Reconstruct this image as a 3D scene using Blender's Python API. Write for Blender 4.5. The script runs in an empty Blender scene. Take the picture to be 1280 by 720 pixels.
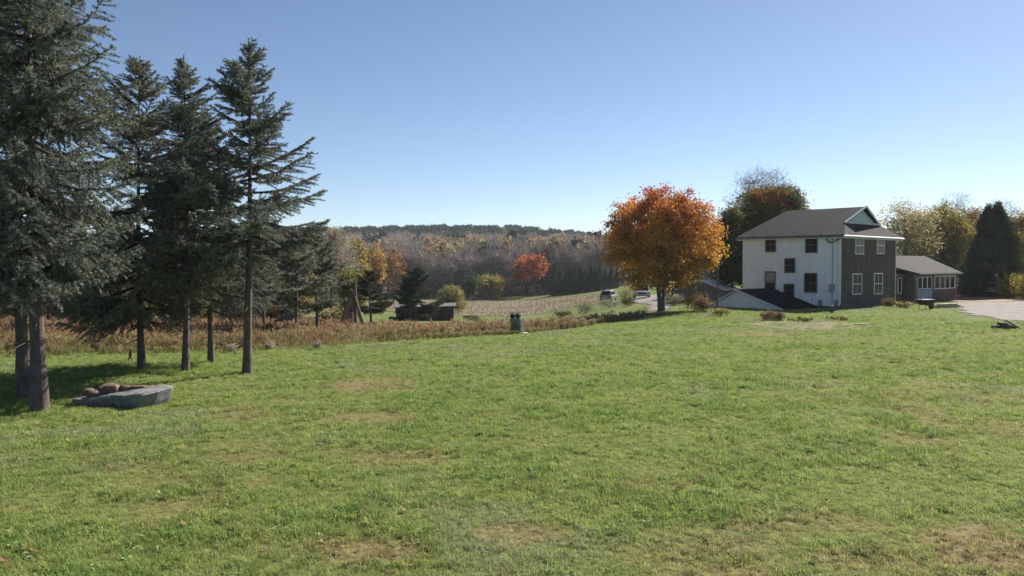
import bpy, math, random
import numpy as np
from mathutils import Vector, Matrix

S = bpy.context.scene
C = S.collection
R = math.radians

# ------------------------------------------------------------------ camera, sky, sun, exposure
CAMZ = 3.2
PITCH = math.atan(30 / 1000)
cam_d = bpy.data.cameras.new('camera')
cam_d.sensor_width = 36.0
cam_d.lens = 36.0 * 1000 / 1280
cam_d.clip_start = 0.1
cam_d.clip_end = 9000
cam = bpy.data.objects.new('camera', cam_d)
C.objects.link(cam)
cam.location = (0, 0, CAMZ)
cam.rotation_euler = (math.pi / 2 - PITCH, 0, 0)
S.camera = cam

SUN_AZ, SUN_EL = R(40), R(35)
SUN = Vector((math.sin(SUN_AZ) * math.cos(SUN_EL), math.cos(SUN_AZ) * math.cos(SUN_EL), math.sin(SUN_EL)))
world = bpy.data.worlds.new('World')
S.world = world
world.use_nodes = True
wn = world.node_tree
sky = wn.nodes.new('ShaderNodeTexSky')
sky.sky_type = 'NISHITA'
sky.sun_disc = False
sky.sun_elevation = SUN_EL
sky.sun_rotation = SUN_AZ
sky.altitude = 3000
sky.air_density = 1.0
sky.dust_density = 1.8
sky.ozone_density = 1.9
wn.nodes['Background'].inputs['Strength'].default_value = 0.05
wn.links.new(sky.outputs['Color'], wn.nodes['Background'].inputs['Color'])

sun_d = bpy.data.lights.new('sun', 'SUN')
sun_d.energy = 5.0
sun_d.angle = R(0.5)
sun_d.color = (1.0, 0.93, 0.83)
sun_o = bpy.data.objects.new('sun', sun_d)
C.objects.link(sun_o)
sun_o.location = SUN * 60
sun_o.rotation_euler = SUN.to_track_quat('Z', 'Y').to_euler()

S.view_settings.view_transform = 'Standard'
S.view_settings.look = 'None'
S.view_settings.gamma = 1.0
S.view_settings.exposure = 1.22
S.render.engine = 'CYCLES'
cy = S.cycles
cy.max_bounces = 6
cy.diffuse_bounces = 3
cy.glossy_bounces = 2
cy.transmission_bounces = 4
cy.transparent_max_bounces = 6
cy.use_denoising = True
cy.sample_clamp_indirect = 6

# ------------------------------------------------------------------ terrain
def pchip(xk, yk):
    xk = np.asarray(xk, float); yk = np.asarray(yk, float)
    h = np.diff(xk); d = np.diff(yk) / h
    m = np.zeros_like(yk)
    for i in range(1, len(xk) - 1):
        if d[i - 1] * d[i] > 0:
            w1 = 2 * h[i] + h[i - 1]; w2 = h[i] + 2 * h[i - 1]
            m[i] = (w1 + w2) / (w1 / d[i - 1] + w2 / d[i])
    m[0], m[-1] = d[0], d[-1]
    def f(x):
        x = np.clip(np.asarray(x, float), xk[0], xk[-1])
        i = np.clip(np.searchsorted(xk, x) - 1, 0, len(xk) - 2)
        t = (x - xk[i]) / h[i]
        return ((2 * t**3 - 3 * t**2 + 1) * yk[i] + (t**3 - 2 * t**2 + t) * h[i] * m[i]
                + (-2 * t**3 + 3 * t**2) * yk[i + 1] + (t**3 - t**2) * h[i] * m[i + 1])
    return f

PL = pchip([-400, 0, 20, 31, 45, 60, 75, 90, 110, 140, 170, 200, 240, 300, 400, 550, 700, 850, 1500, 4000],
           [0.6, 0, 0, -.05, -.58, -1.57, -2.5, -3.37, -4.39, -5.2, -5.64, -5.62, -5.4, -2.8, 1.6, 9.8, 18.6, 21, 8, 0])
PR = pchip([-400, 0, 50, 80, 120, 200, 300, 500, 1000, 4000],
           [0.6, 0, -.02, -.2, -.5, -1, 0, 2, 5, 0])
_h = np.random.RandomState(7).rand(256, 256)
def vnoise(x, y, s, off=0):
    x = np.asarray(x, float) / s + 37.3 + off; y = np.asarray(y, float) / s + 91.7 + off * 1.7
    xi = np.floor(x).astype(int); yi = np.floor(y).astype(int)
    fx = x - xi; fy = y - yi
    fx = fx * fx * (3 - 2 * fx); fy = fy * fy * (3 - 2 * fy)
    g = lambda a, b: _h[a % 256, b % 256]
    return (g(xi, yi) * (1 - fx) + g(xi + 1, yi) * fx) * (1 - fy) + (g(xi, yi + 1) * (1 - fx) + g(xi + 1, yi + 1) * fx) * fy
def sstep(t):
    t = np.clip(t, 0, 1); return t * t * (3 - 2 * t)
def gz(x, y):
    x = np.asarray(x, float); y = np.asarray(y, float)
    yy = np.maximum(y, 25)
    w = sstep((x + .03 * yy) / (.28 * yy))
    hill = 0.45 + 0.55 * np.exp(-((x + 30) / 210) ** 2)
    l = PL(y)
    l = np.where(y > 300, PL(300) + (l - PL(300)) * hill, l)
    z = l * (1 - w) + PR(y) * w
    amp = np.clip((np.abs(y) - 5) / 25, 0, 1)
    z = z + (vnoise(x, y, 9) - .5) * .10 * amp + (vnoise(x, y, 3.1, 5) - .5) * .04
    z = z + (vnoise(x, y, 60, 9) - .5) * 1.2 * np.clip((y - 230) / 100, 0, 1)
    return z
def gz1(x, y): return float(gz(x, y))
def gpt(px, py):                      # the ground point seen at a pixel of the 1280 x 720 photograph
    u = (360 - py) / 1000; a = (px - 640) / 1000
    d = np.array([a, math.cos(PITCH) + u * math.sin(PITCH), -math.sin(PITCH) + u * math.cos(PITCH)])
    t = np.concatenate([np.arange(4, 120, .05), np.arange(120, 900, .5)])
    P = d[None] * t[:, None] + np.array([0, 0, CAMZ])
    k = np.nonzero(P[:, 2] < gz(P[:, 0], P[:, 1]))[0]
    if len(k) == 0: raise ValueError((px, py))
    return Vector(P[k[0]])
def at(px, y, py=None):               # the point at forward distance y seen at column px (on the ground unless a row is given)
    x = (px - 640) / 1000 * y
    if py is None: return Vector((x, y, gz1(x, y)))
    return Vector((x, y, CAMZ + (330 - py) / 1000 * y))

# ------------------------------------------------------------------ mesh helpers
class MB:
    def __init__(s): s.v = []; s.f = {3: [], 4: []}; s.c = {3: [], 4: []}; s.n = 0; s.ng = []
    def add(s, V, F, col=None):
        V = np.asarray(V, float).reshape(-1, 3); F = np.asarray(F, int)
        k = F.shape[1]
        s.v.append(V); s.f[k].append(F + s.n); s.n += len(V)
        c = np.ones((len(F), 3)) if col is None else np.broadcast_to(np.asarray(col, float), (len(F), 3))
        s.c[k].append(c)
    def box(s, c, size, rz=0, col=None, M=None):
        x, y, z = [q / 2 for q in size]
        V = np.array([(-x, -y, -z), (x, -y, -z), (x, y, -z), (-x, y, -z), (-x, -y, z), (x, -y, z), (x, y, z), (-x, y, z)])
        if rz: V = V @ np.array([[math.cos(rz), math.sin(rz), 0], [-math.sin(rz), math.cos(rz), 0], [0, 0, 1]])
        if M is not None: V = V @ np.array(M.to_3x3()).T
        s.add(V + np.array(c), [(0, 3, 2, 1), (4, 5, 6, 7), (0, 1, 5, 4), (1, 2, 6, 5), (2, 3, 7, 6), (3, 0, 4, 7)], col)
    def hexa(s, V, col=None):
        s.add(V, [(0, 3, 2, 1), (4, 5, 6, 7), (0, 1, 5, 4), (1, 2, 6, 5), (2, 3, 7, 6), (3, 0, 4, 7)], col)
    def tube(s, P, r, n=6, col=None, cap=True):
        P = np.asarray(P, float); m = len(P)
        r = np.broadcast_to(np.asarray(r, float), (m,))
        T = np.gradient(P, axis=0); T /= np.linalg.norm(T, axis=1)[:, None] + 1e-9
        up = np.array([0, 0, 1.0]) if abs(T[0][2]) < .9 else np.array([1.0, 0, 0])
        A = np.cross(T, up); A /= np.linalg.norm(A, axis=1)[:, None] + 1e-9
        B = np.cross(T, A)
        th = np.arange(n) * 2 * math.pi / n
        V = P[:, None] + r[:, None, None] * (np.cos(th)[None, :, None] * A[:, None] + np.sin(th)[None, :, None] * B[:, None])
        i = np.arange(m - 1)[:, None] * n; j = np.arange(n)[None]; j2 = (j + 1) % n
        F = np.stack([i + j, i + j2, i + n + j2, i + n + j], -1).reshape(-1, 4)
        s.add(V.reshape(-1, 3), F, col)
        if cap:
            for e, o in ((0, 0), (m - 1, 1)):
                c = len(V.reshape(-1, 3))
                ring = V[e]; VV = np.vstack([ring, P[e]])
                s.add(VV, [((q + 1) % n, q, n) if o == 0 else (q, (q + 1) % n, n) for q in range(n)], col)
    def lathe(s, prof, n=12, c=(0, 0, 0), col=None):
        prof = np.asarray(prof, float); th = np.arange(n) * 2 * math.pi / n
        V = np.stack([prof[:, 0][:, None] * np.cos(th), prof[:, 0][:, None] * np.sin(th), np.repeat(prof[:, 1][:, None], n, 1)], -1)
        m = len(prof); i = np.arange(m - 1)[:, None] * n; j = np.arange(n)[None]; j2 = (j + 1) % n
        s.add(V.reshape(-1, 3) + np.array(c), np.stack([i + j, i + j2, i + n + j2, i + n + j], -1).reshape(-1, 4), col)
    def rhombs(s, P, A, B, col=None):          # flat four-sided leaves: half axes A (long) and B (wide)
        n = len(P)
        V = np.stack([P - A, P + B, P + A, P - B], 1).reshape(-1, 3)
        s.add(V, np.arange(4 * n).reshape(-1, 4), col)
    def tris(s, P, A, B, col=None):
        n = len(P)
        V = np.stack([P - B, P + B, P + A], 1).reshape(-1, 3)
        s.add(V, np.arange(3 * n).reshape(-1, 3), col)
    def mesh(s, name):
        me = bpy.data.meshes.new(name)
        V = np.vstack(s.v)
        me.vertices.add(len(V)); me.vertices.foreach_set('co', V.astype(np.float32).ravel())
        loops, starts, cols, st = [], [], [], 0
        for k in (3, 4):
            if s.f[k]:
                F = np.vstack(s.f[k]); loops.append(F.ravel()); starts.append(st + np.arange(len(F)) * k); st += F.size
                cols.append(np.vstack(s.c[k]))
        L = np.concatenate(loops); st = np.concatenate(starts)
        me.loops.add(len(L)); me.loops.foreach_set('vertex_index', L.astype(np.int32))
        me.polygons.add(len(st)); me.polygons.foreach_set('loop_start', st.astype(np.int32))
        a = me.attributes.new('tint', 'FLOAT_COLOR', 'FACE')
        cc = np.ones((len(st), 4), np.float32); cc[:, :3] = np.vstack(cols); a.data.foreach_set('color', cc.ravel())
        me.update(calc_edges=True); me.validate()
        me.polygons.foreach_set('use_smooth', np.zeros(len(me.polygons), bool))
        return me
    def build(s, name, mat, parent=None, smooth=False, loc=None):
        me = s.mesh(name); me.materials.append(mat)
        if smooth: me.polygons.foreach_set('use_smooth', np.ones(len(me.polygons), bool)); me.update()
        o = bpy.data.objects.new(name, me); C.objects.link(o)
        if parent: o.parent = parent
        if loc is not None: o.location = loc
        return o

def tag(o, label=None, cat=None, group=None, kind=None):
    if label: o['label'] = label
    if cat: o['category'] = cat
    if group: o['group'] = group
    if kind: o['kind'] = kind
    return o
def thing(name, label, cat, loc=(0, 0, 0), rz=0, group=None):
    o = bpy.data.objects.new(name, None); C.objects.link(o)
    o.empty_display_size = .2; o.location = loc; o.rotation_euler = (0, 0, rz)
    return tag(o, label, cat, group)
def dup(root, loc, rz=0, label=None, scale=1.0, group=None):
    def cp(o, par):
        c = o.copy(); C.objects.link(c)
        if par: c.parent = par
        for ch in o.children: cp(ch, c)
        return c
    r = cp(root, None); r.location = loc; r.rotation_euler = (0, 0, rz)
    r.scale = (scale,) * 3 if not hasattr(scale, '__len__') else scale
    if label: r['label'] = label
    if group: r['group'] = group
    return r

# ------------------------------------------------------------------ materials
def new_mat(name):
    m = bpy.data.materials.new(name); m.use_nodes = True
    nt = m.node_tree; nt.nodes.clear()
    o = nt.nodes.new('ShaderNodeOutputMaterial')
    return m, nt, o
def nd(nt, t, **k):
    n = nt.nodes.new(t)
    for a, b in k.items():
        if a in n.inputs: n.inputs[a].default_value = b
        else: setattr(n, a, b)
    return n
def noise(nt, scale, detail=4, rough=.6, coords=None):
    n = nd(nt, 'ShaderNodeTexNoise'); n.inputs['Scale'].default_value = scale
    n.inputs['Detail'].default_value = detail; n.inputs['Roughness'].default_value = rough
    if coords is not None: nt.links.new(coords, n.inputs['Vector'])
    return n
def ramp(nt, fac, stops):
    r = nd(nt, 'ShaderNodeValToRGB')
    e = r.color_ramp.elements
    while len(e) < len(stops): e.new(.5)
    for q, (p, c) in zip(e, stops):
        q.position = p; q.color = (*c, 1)
    nt.links.new(fac, r.inputs['Fac']); return r
def mix(nt, a, b, f, mode='MIX'):
    m = nd(nt, 'ShaderNodeMix', data_type='RGBA', blend_type=mode)
    for s, v in ((m.inputs[0], f), (m.inputs[6], a), (m.inputs[7], b)):
        if hasattr(v, 'node'): nt.links.new(v, s)
        else: s.default_value = v if not hasattr(v, '__len__') else (*v[:3], 1)
    return m.outputs[2]
def mat_plain(name, col, rough=.7, var=.25, scale=6, bump=.0, bscale=30, metal=0, spec=.3, stretch=None, tint=False):
    m, nt, o = new_mat(name)
    b = nd(nt, 'ShaderNodeBsdfPrincipled'); b.inputs['Roughness'].default_value = rough
    b.inputs['Metallic'].default_value = metal; b.inputs['Specular IOR Level'].default_value = spec
    tc = nd(nt, 'ShaderNodeTexCoord'); co = tc.outputs['Object']
    if stretch:
        mp = nd(nt, 'ShaderNodeMapping'); mp.inputs['Scale'].default_value = stretch
        nt.links.new(co, mp.inputs['Vector']); co = mp.outputs['Vector']
    n = noise(nt, scale, 5, .65, co)
    lo = [max(0, c * (1 - var)) for c in col]; hi = [min(1, c * (1 + var)) for c in col]
    r = ramp(nt, n.outputs['Fac'], [(.3, lo), (.7, hi)])
    out = r.outputs['Color']
    if tint:
        a = nd(nt, 'ShaderNodeAttribute', attribute_name='tint'); out = mix(nt, out, a.outputs['Color'], 1.0, 'MULTIPLY')
    nt.links.new(out, b.inputs['Base Color'])
    if bump:
        n2 = noise(nt, bscale, 4, .7, co); bp = nd(nt, 'ShaderNodeBump'); bp.inputs['Strength'].default_value = bump; bp.inputs['Distance'].default_value = .05
        nt.links.new(n2.outputs['Fac'], bp.inputs['Height']); nt.links.new(bp.outputs['Normal'], b.inputs['Normal'])
    nt.links.new(b.outputs['BSDF'], o.inputs['Surface'])
    return m
def mat_leaf(name, trans=.35, var=.35, vscale=1.2, spec=True):
    m, nt, o = new_mat(name)
    a = nd(nt, 'ShaderNodeAttribute', attribute_name='tint')
    g = nd(nt, 'ShaderNodeNewGeometry')
    n = noise(nt, vscale, 2, .5, g.outputs['Position'])
    r = ramp(nt, n.outputs['Fac'], [(.3, (1 - var,) * 3), (.7, (1 + var * .6,) * 3)])
    c = mix(nt, a.outputs['Color'], r.outputs['Color'], 1.0, 'MULTIPLY')
    d = nd(nt, 'ShaderNodeBsdfDiffuse'); t = nd(nt, 'ShaderNodeBsdfTranslucent')
    nt.links.new(c, d.inputs['Color']); nt.links.new(c, t.inputs['Color'])
    mx = nd(nt, 'ShaderNodeMixShader'); mx.inputs[0].default_value = trans
    nt.links.new(d.outputs[0], mx.inputs[1]); nt.links.new(t.outputs[0], mx.inputs[2])
    out = mx.outputs[0]
    if spec:
        gl = nd(nt, 'ShaderNodeBsdfGlossy'); gl.inputs['Roughness'].default_value = .45; gl.inputs['Color'].default_value = (.8, .85, .9, 1)
        m2 = nd(nt, 'ShaderNodeMixShader'); m2.inputs[0].default_value = .012
        nt.links.new(out, m2.inputs[1]); nt.links.new(gl.outputs[0], m2.inputs[2]); out = m2.outputs[0]
    nt.links.new(out, o.inputs['Surface'])
    return m

M_LEAF = mat_leaf('leaf', .42)
M_NEEDLE = mat_leaf('needle', .22, .3, 1.5, False)
M_TWIG = mat_leaf('twig', .05, .25, .2, False)
M_BARK = mat_plain('bark', (.115, .098, .085), .9, .5, 7, .8, 24, stretch=(1, 1, .25))
M_BARKP = mat_plain('spruce_bark', (.12, .098, .088), .9, .45, 8, .9, 30, stretch=(1, 1, .45))
M_STONE = mat_plain('grey_granite', (.19, .19, .195), .85, .5, 9, .8, 26)
M_REDSTONE = mat_plain('brown_fieldstone', (.17, .115, .09), .9, .55, 9, .9, 25)
M_WHITE = mat_plain('white_paint', (.74, .76, .77), .55, .05, 3)
M_DARKTRIM = mat_plain('dark_trim', (.09, .085, .075), .6, .2, 8)
M_WOOD = mat_plain('weathered_wood', (.17, .14, .115), .85, .4, 6, .4, 30, stretch=(1, 1, .2))
M_PALEWOOD = mat_plain('cut_wood', (.45, .36, .26), .8, .3, 6)
M_METAL = mat_plain('grey_metal', (.30, .31, .32), .45, .15, 4, metal=.6)
M_RUBBER = mat_plain('rubber', (.02, .02, .021), .8, .2, 8)
M_BLACK = mat_plain('black_paint', (.022, .022, .024), .5, .2, 8)
m, nt, o = new_mat('window_glass')
b = nd(nt, 'ShaderNodeBsdfPrincipled'); b.inputs['Base Color'].default_value = (.016, .018, .022, 1); b.inputs['Roughness'].default_value = .1; b.inputs['Specular IOR Level'].default_value = .12
nt.links.new(b.outputs[0], o.inputs['Surface']); M_GLASS = m

def mat_siding(name, col, course, var, depth, vert=None, hue=(1, 1, 1)):
    m, nt, o = new_mat(name)
    b = nd(nt, 'ShaderNodeBsdfPrincipled'); b.inputs['Roughness'].default_value = .9; b.inputs['Specular IOR Level'].default_value = .06
    tc = nd(nt, 'ShaderNodeTexCoord'); sx = nd(nt, 'ShaderNodeSeparateXYZ'); nt.links.new(tc.outputs['Object'], sx.inputs[0])
    dv = nd(nt, 'ShaderNodeMath', operation='DIVIDE'); dv.inputs[1].default_value = course; nt.links.new(sx.outputs['Z'], dv.inputs[0])
    fr = nd(nt, 'ShaderNodeMath', operation='FRACT'); nt.links.new(dv.outputs[0], fr.inputs[0])
    mp = nd(nt, 'ShaderNodeMapping'); mp.inputs['Scale'].default_value = (1, 1, .18); nt.links.new(tc.outputs['Object'], mp.inputs['Vector'])
    n = noise(nt, 2.2, 6, .7, mp.outputs['Vector'])
    r = ramp(nt, n.outputs['Fac'], [(.25, [c * (1 - var) * h for c, h in zip(col, hue)]), (.75, [min(1, c * (1 + var)) for c in col])])
    c = r.outputs['Color']
    if vert:
        vo = nd(nt, 'ShaderNodeTexBrick'); vo.inputs['Scale'].default_value = 1.0; vo.inputs['Brick Width'].default_value = vert; vo.inputs['Row Height'].default_value = course
        vo.inputs['Mortar Size'].default_value = .004; vo.inputs['Color1'].default_value = (1, 1, 1, 1); vo.inputs['Color2'].default_value = (.62, .6, .6, 1); vo.inputs['Mortar'].default_value = (.3, .3, .3, 1)
        cb = nd(nt, 'ShaderNodeCombineXYZ'); ad = nd(nt, 'ShaderNodeMath', operation='ADD')
        nt.links.new(sx.outputs['X'], ad.inputs[0]); nt.links.new(sx.outputs['Y'], ad.inputs[1])
        nt.links.new(ad.outputs[0], cb.inputs['X']); nt.links.new(sx.outputs['Z'], cb.inputs['Y']); nt.links.new(cb.outputs[0], vo.inputs['Vector'])
        c = mix(nt, c, vo.outputs['Color'], 1.0, 'MULTIPLY')
    nt.links.new(c, b.inputs['Base Color'])
    if depth:
        bp = nd(nt, 'ShaderNodeBump'); bp.inputs['Strength'].default_value = 1; bp.inputs['Distance'].default_value = depth
        nt.links.new(fr.outputs[0], bp.inputs['Height']); bp.invert = True; nt.links.new(bp.outputs[0], b.inputs['Normal'])
    nt.links.new(b.outputs[0], o.inputs['Surface']); return m
M_SIDING = mat_siding('white_clapboard', (.78, .815, .85), .115, .12, .016)
M_SHINGLE = mat_siding('brown_shingle_siding', (.15, .125, .11), .13, .35, 0, .16)
M_ROOF = mat_siding('asphalt_shingle_roof', (.0155, .020, .0285), .06, .25, .004, .25)
M_ROOFG = mat_siding('grey_shingle_roof', (.055, .055, .055), .06, .2, .004, .25)

# ------------------------------------------------------------------ lawn wear, shared by the ground and the grass on it
PATCH = [(460, 481, 45, 8, .8), (465, 524, 55, 8, .8), (478, 572, 70, 10, .7), (150, 586, 40, 8, .6), (300, 570, 60, 10, .5), (440, 692, 60, 14, .9), (650, 668, 50, 12, .8),
         (1000, 655, 90, 16, .9), (1240, 690, 70, 30, 1.0), (1130, 700, 90, 16, .7), (1250, 540, 40, 8, .7), (190, 484, 14, 4, .6), (300, 603, 45, 8, .5), (930, 686, 50, 10, .6)]
_pl = []
for px, py, rx, ry, s in PATCH:
    c = gpt(px, py); q = gpt(px + rx, py); w = gpt(px, py - ry)
    _pl.append((c.x, c.y, abs(q.x - c.x), abs(w.y - c.y), s))
def dryness(x, y):
    d = np.zeros_like(np.asarray(x, float))
    wob = (vnoise(x, y, 1.3, 2) - .5) * 1.1 + (vnoise(x, y, .5, 3) - .5) * 1.2 + (vnoise(x, y, .17, 4) - .5) * .8
    for cx, cy_, rx, ry, s in _pl:
        q = ((x - cx) / rx) ** 2 + ((y - cy_) / ry) ** 2
        d = np.maximum(d, s * .8 * np.clip((1.25 - q * .65 + wob * 1.1) * .75, 0, 1))
    n = vnoise(x, y, 4.5, 11) * .5 + vnoise(x, y, 1.3, 12) * .3 + vnoise(x, y, .45, 13) * .2
    d = np.maximum(d, np.clip((n - .60) * 2.6, 0, .6))
    return np.clip(d, 0, 1)
def lush(x, y):
    return np.clip((vnoise(x, y, 3.2, 21) * .22 + vnoise(x, y, .8, 22) * .38 + vnoise(x, y, .27, 23) * .4 - .3) * 2.3, 0, 1)
def pale(x, y):
    return np.clip((vnoise(x, y, 3.6, 25) * .5 + vnoise(x, y, 1.0, 26) * .5 - .55) * 4, 0, 1)

def ground_mesh():
    ys = np.concatenate([np.arange(-300, -10, 20.), np.arange(-10, 5, 1.), np.arange(5, 22, .2), np.arange(22, 60, .5), np.arange(60, 260, 2.), np.arange(260, 960, 12.), np.geomspace(960, 1600, 8)])
    xs = np.concatenate([-np.geomspace(1500, 120, 14), np.arange(-110, -40, 5.), np.arange(-40, -16, 1.), np.arange(-16, 16, .25), np.arange(16, 50, 1.), np.arange(50, 120, 5.), np.geomspace(125, 1500, 14)])
    X, Y = np.meshgrid(xs, ys)
    Z = gz(X, Y)
    n, m = X.shape
    i = np.arange(n - 1)[:, None] * m; j = np.arange(m - 1)[None]
    F = np.stack([i + j, i + j + 1, i + m + j + 1, i + m + j], -1).reshape(-1, 4)
    b = MB(); b.add(np.stack([X, Y, Z], -1).reshape(-1, 3), F)
    me = b.mesh('ground')
    a = me.attributes.new('dry', 'FLOAT', 'POINT'); a.data.foreach_set('value', dryness(X, Y).ravel().astype(np.float32))
    a = me.attributes.new('lush', 'FLOAT', 'POINT'); a.data.foreach_set('value', lush(X, Y).ravel().astype(np.float32))
    wood = np.clip((Y - 215) / 20, 0, 1) + np.clip((Y - 66) / 8, 0, 1) * np.clip((-.24 * Y - X) / 4, 0, 1)
    a = me.attributes.new('wood', 'FLOAT', 'POINT'); a.data.foreach_set('value', np.clip(wood, 0, 1).ravel().astype(np.float32))
    me.polygons.foreach_set('use_smooth', np.ones(len(me.polygons), bool))
    return me
m, nt, o = new_mat('turf')
b = nd(nt, 'ShaderNodeBsdfPrincipled'); b.inputs['Roughness'].default_value = .95; b.inputs['Specular IOR Level'].default_value = .05
g = nd(nt, 'ShaderNodeNewGeometry')
n1 = noise(nt, .35, 6, .7, g.outputs['Position']); n2 = noise(nt, 9, 5, .75, g.outputs['Position'])
c1 = ramp(nt, n1.outputs['Fac'], [(.3, (.07, .10, .028)), (.5, (.10, .135, .036)), (.72, (.14, .17, .055))])
c2 = ramp(nt, n2.outputs['Fac'], [(.25, (.5, .5, .5)), (.75, (1.35, 1.35, 1.3))])
c = mix(nt, c1.outputs['Color'], c2.outputs['Color'], .8, 'MULTIPLY')
ad = nd(nt, 'ShaderNodeAttribute', attribute_name='dry'); aw = nd(nt, 'ShaderNodeAttribute', attribute_name='wood')
c3 = ramp(nt, n2.outputs['Fac'], [(.3, (.14, .10, .055)), (.7, (.29, .215, .125))])
c = mix(nt, c, c3.outputs['Color'], ad.outputs['Fac'])
c4 = ramp(nt, n2.outputs['Fac'], [(.3, (.08, .06, .04)), (.7, (.16, .12, .08))])
c = mix(nt, c, c4.outputs['Color'], aw.outputs['Fac'])
nt.links.new(c, b.inputs['Base Color'])
bp = nd(nt, 'ShaderNodeBump'); bp.inputs['Strength'].default_value = .7; bp.inputs['Distance'].default_value = .06
nt.links.new(n2.outputs['Fac'], bp.inputs['Height']); nt.links.new(bp.outputs[0], b.inputs['Normal'])
nt.links.new(b.outputs[0], o.inputs['Surface']); M_TURF = m
ground = bpy.data.objects.new('ground', ground_mesh()); ground.data.materials.append(M_TURF); C.objects.link(ground); tag(ground, kind='structure')

def sheet(name, pts, mat, off, cell, seed=1):        # a ground covering that follows the terrain, with a ragged edge
    pts = [Vector(p[:2]) for p in pts]
    x0 = min(p.x for p in pts); x1 = max(p.x for p in pts); y0 = min(p.y for p in pts); y1 = max(p.y for p in pts)
    xs = np.arange(x0 - cell, x1 + cell, cell); ys = np.arange(y0 - cell, y1 + cell, cell)
    X, Y = np.meshgrid(xs, ys); n, m = X.shape
    cx = (X[:-1, :-1] + cell / 2) + (vnoise(X[:-1, :-1], Y[:-1, :-1], cell * 3, seed) - .5) * cell * 3
    cyy = (Y[:-1, :-1] + cell / 2) + (vnoise(X[:-1, :-1], Y[:-1, :-1], cell * 3, seed + 9) - .5) * cell * 3
    ins = np.zeros(cx.shape, bool)
    for a, b_ in zip(pts, pts[1:] + pts[:1]):
        k = ((a.y > cyy) != (b_.y > cyy)) & (cx < (b_.x - a.x) * (cyy - a.y) / (b_.y - a.y + 1e-9) + a.x)
        ins ^= k
    ii, jj = np.nonzero(ins); q = ii * m + jj
    F = np.stack([q, q + 1, q + m + 1, q + m], -1)
    V = np.stack([X, Y, gz(X, Y) + off], -1).reshape(-1, 3)
    used = np.unique(F); mp = np.zeros(len(V), int); mp[used] = np.arange(len(used))
    b = MB(); b.add(V[used], mp[F])
    return tag(b.build(name, mat, smooth=True), kind='structure')
M_GRAVEL = mat_plain('gravel_surface', (.155, .14, .128), .95, .35, .9, .5, 30)
M_STUBBLE = mat_plain('stubble_soil', (.17, .14, .10), .95, .3, .6, .5, 8)
M_MULCH = mat_plain('bare_soil', (.15, .115, .08), .95, .45, 1.8, .6, 14)
sheet('driveway', [gpt(1172, 379), gpt(1196, 386), gpt(1215, 394), gpt(1250, 400), gpt(1300, 402), (60, 44), (75, 58), (75, 80), (58, 84), at(1215, 78), at(1190, 66)], M_GRAVEL, .03, .3)
sheet('leaf_strip', [at(1165, 72), at(1205, 69), at(1300, 71), (62, 78), (62, 90), at(1300, 84), at(1200, 80)], mat_plain('fallen_leaf_ground', (.22, .13, .085), .95, .5, 1.5, .5, 20), .05, .3, 11)
sheet('farm_track', [gpt(806, 389), gpt(832, 389), gpt(838, 381), at(835, 112), at(780, 112), gpt(790, 378), gpt(812, 381)], M_GRAVEL, .035, .4, 3)
sheet('stubble_field', [at(560, 128), at(660, 118), at(745, 122), at(765, 145), at(765, 168), at(690, 182), at(560, 196), at(440, 186), at(440, 150)], M_STUBBLE, .06, 1.0, 5)
sheet('garden_bed', [gpt(935, 405), gpt(1000, 414), gpt(1065, 413), gpt(1090, 408), gpt(1050, 402), gpt(960, 401)], M_MULCH, .012, .15, 7)

# ------------------------------------------------------------------ ground cover: points on the terrain that carry tufts
def scatter(name, P, rot, scl, idx, sources, attrs, kind='stuff', label=None, cat=None):
    col = bpy.data.collections.new(name + '_source')
    for k, o in enumerate(sources):
        for c in list(o.users_collection): c.objects.unlink(o)
        o.name = f'{name}_{chr(97 + k)}'; col.objects.link(o)
    me = bpy.data.meshes.new(name)
    me.vertices.add(len(P)); me.vertices.foreach_set('co', P.astype(np.float32).ravel())
    a = me.attributes.new('rot', 'FLOAT_VECTOR', 'POINT'); a.data.foreach_set('vector', rot.astype(np.float32).ravel())
    a = me.attributes.new('scl', 'FLOAT', 'POINT'); a.data.foreach_set('value', scl.astype(np.float32))
    a = me.attributes.new('idx', 'INT', 'POINT'); a.data.foreach_set('value', idx.astype(np.int32))
    for k, v in attrs.items():
        a = me.attributes.new(k, 'FLOAT', 'POINT'); a.data.foreach_set('value', v.astype(np.float32))
    me.update()
    ob = bpy.data.objects.new(name, me); C.objects.link(ob)
    ng = bpy.data.node_groups.new(name, 'GeometryNodeTree')
    ng.interface.new_socket('Geometry', in_out='INPUT', socket_type='NodeSocketGeometry')
    ng.interface.new_socket('Geometry', in_out='OUTPUT', socket_type='NodeSocketGeometry')
    gi = ng.nodes.new('NodeGroupInput'); go = ng.nodes.new('NodeGroupOutput')
    ci = ng.nodes.new('GeometryNodeCollectionInfo'); ci.inputs['Collection'].default_value = col
    ci.inputs['Separate Children'].default_value = True; ci.inputs['Reset Children'].default_value = True
    ip = ng.nodes.new('GeometryNodeInstanceOnPoints'); ip.inputs['Pick Instance'].default_value = True
    def na(nm, ty):
        n = ng.nodes.new('GeometryNodeInputNamedAttribute'); n.data_type = ty; n.inputs['Name'].default_value = nm; return n.outputs['Attribute']
    ng.links.new(gi.outputs[0], ip.inputs['Points']); ng.links.new(ci.outputs[0], ip.inputs['Instance'])
    ng.links.new(na('idx', 'INT'), ip.inputs['Instance Index']); ng.links.new(na('rot', 'FLOAT_VECTOR'), ip.inputs['Rotation'])
    ng.links.new(na('scl', 'FLOAT'), ip.inputs['Scale']); ng.links.new(ip.outputs[0], go.inputs[0])
    md = ob.modifiers.new('scatter', 'NODES'); md.node_group = ng
    return tag(ob, label, cat, kind=kind)

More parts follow.
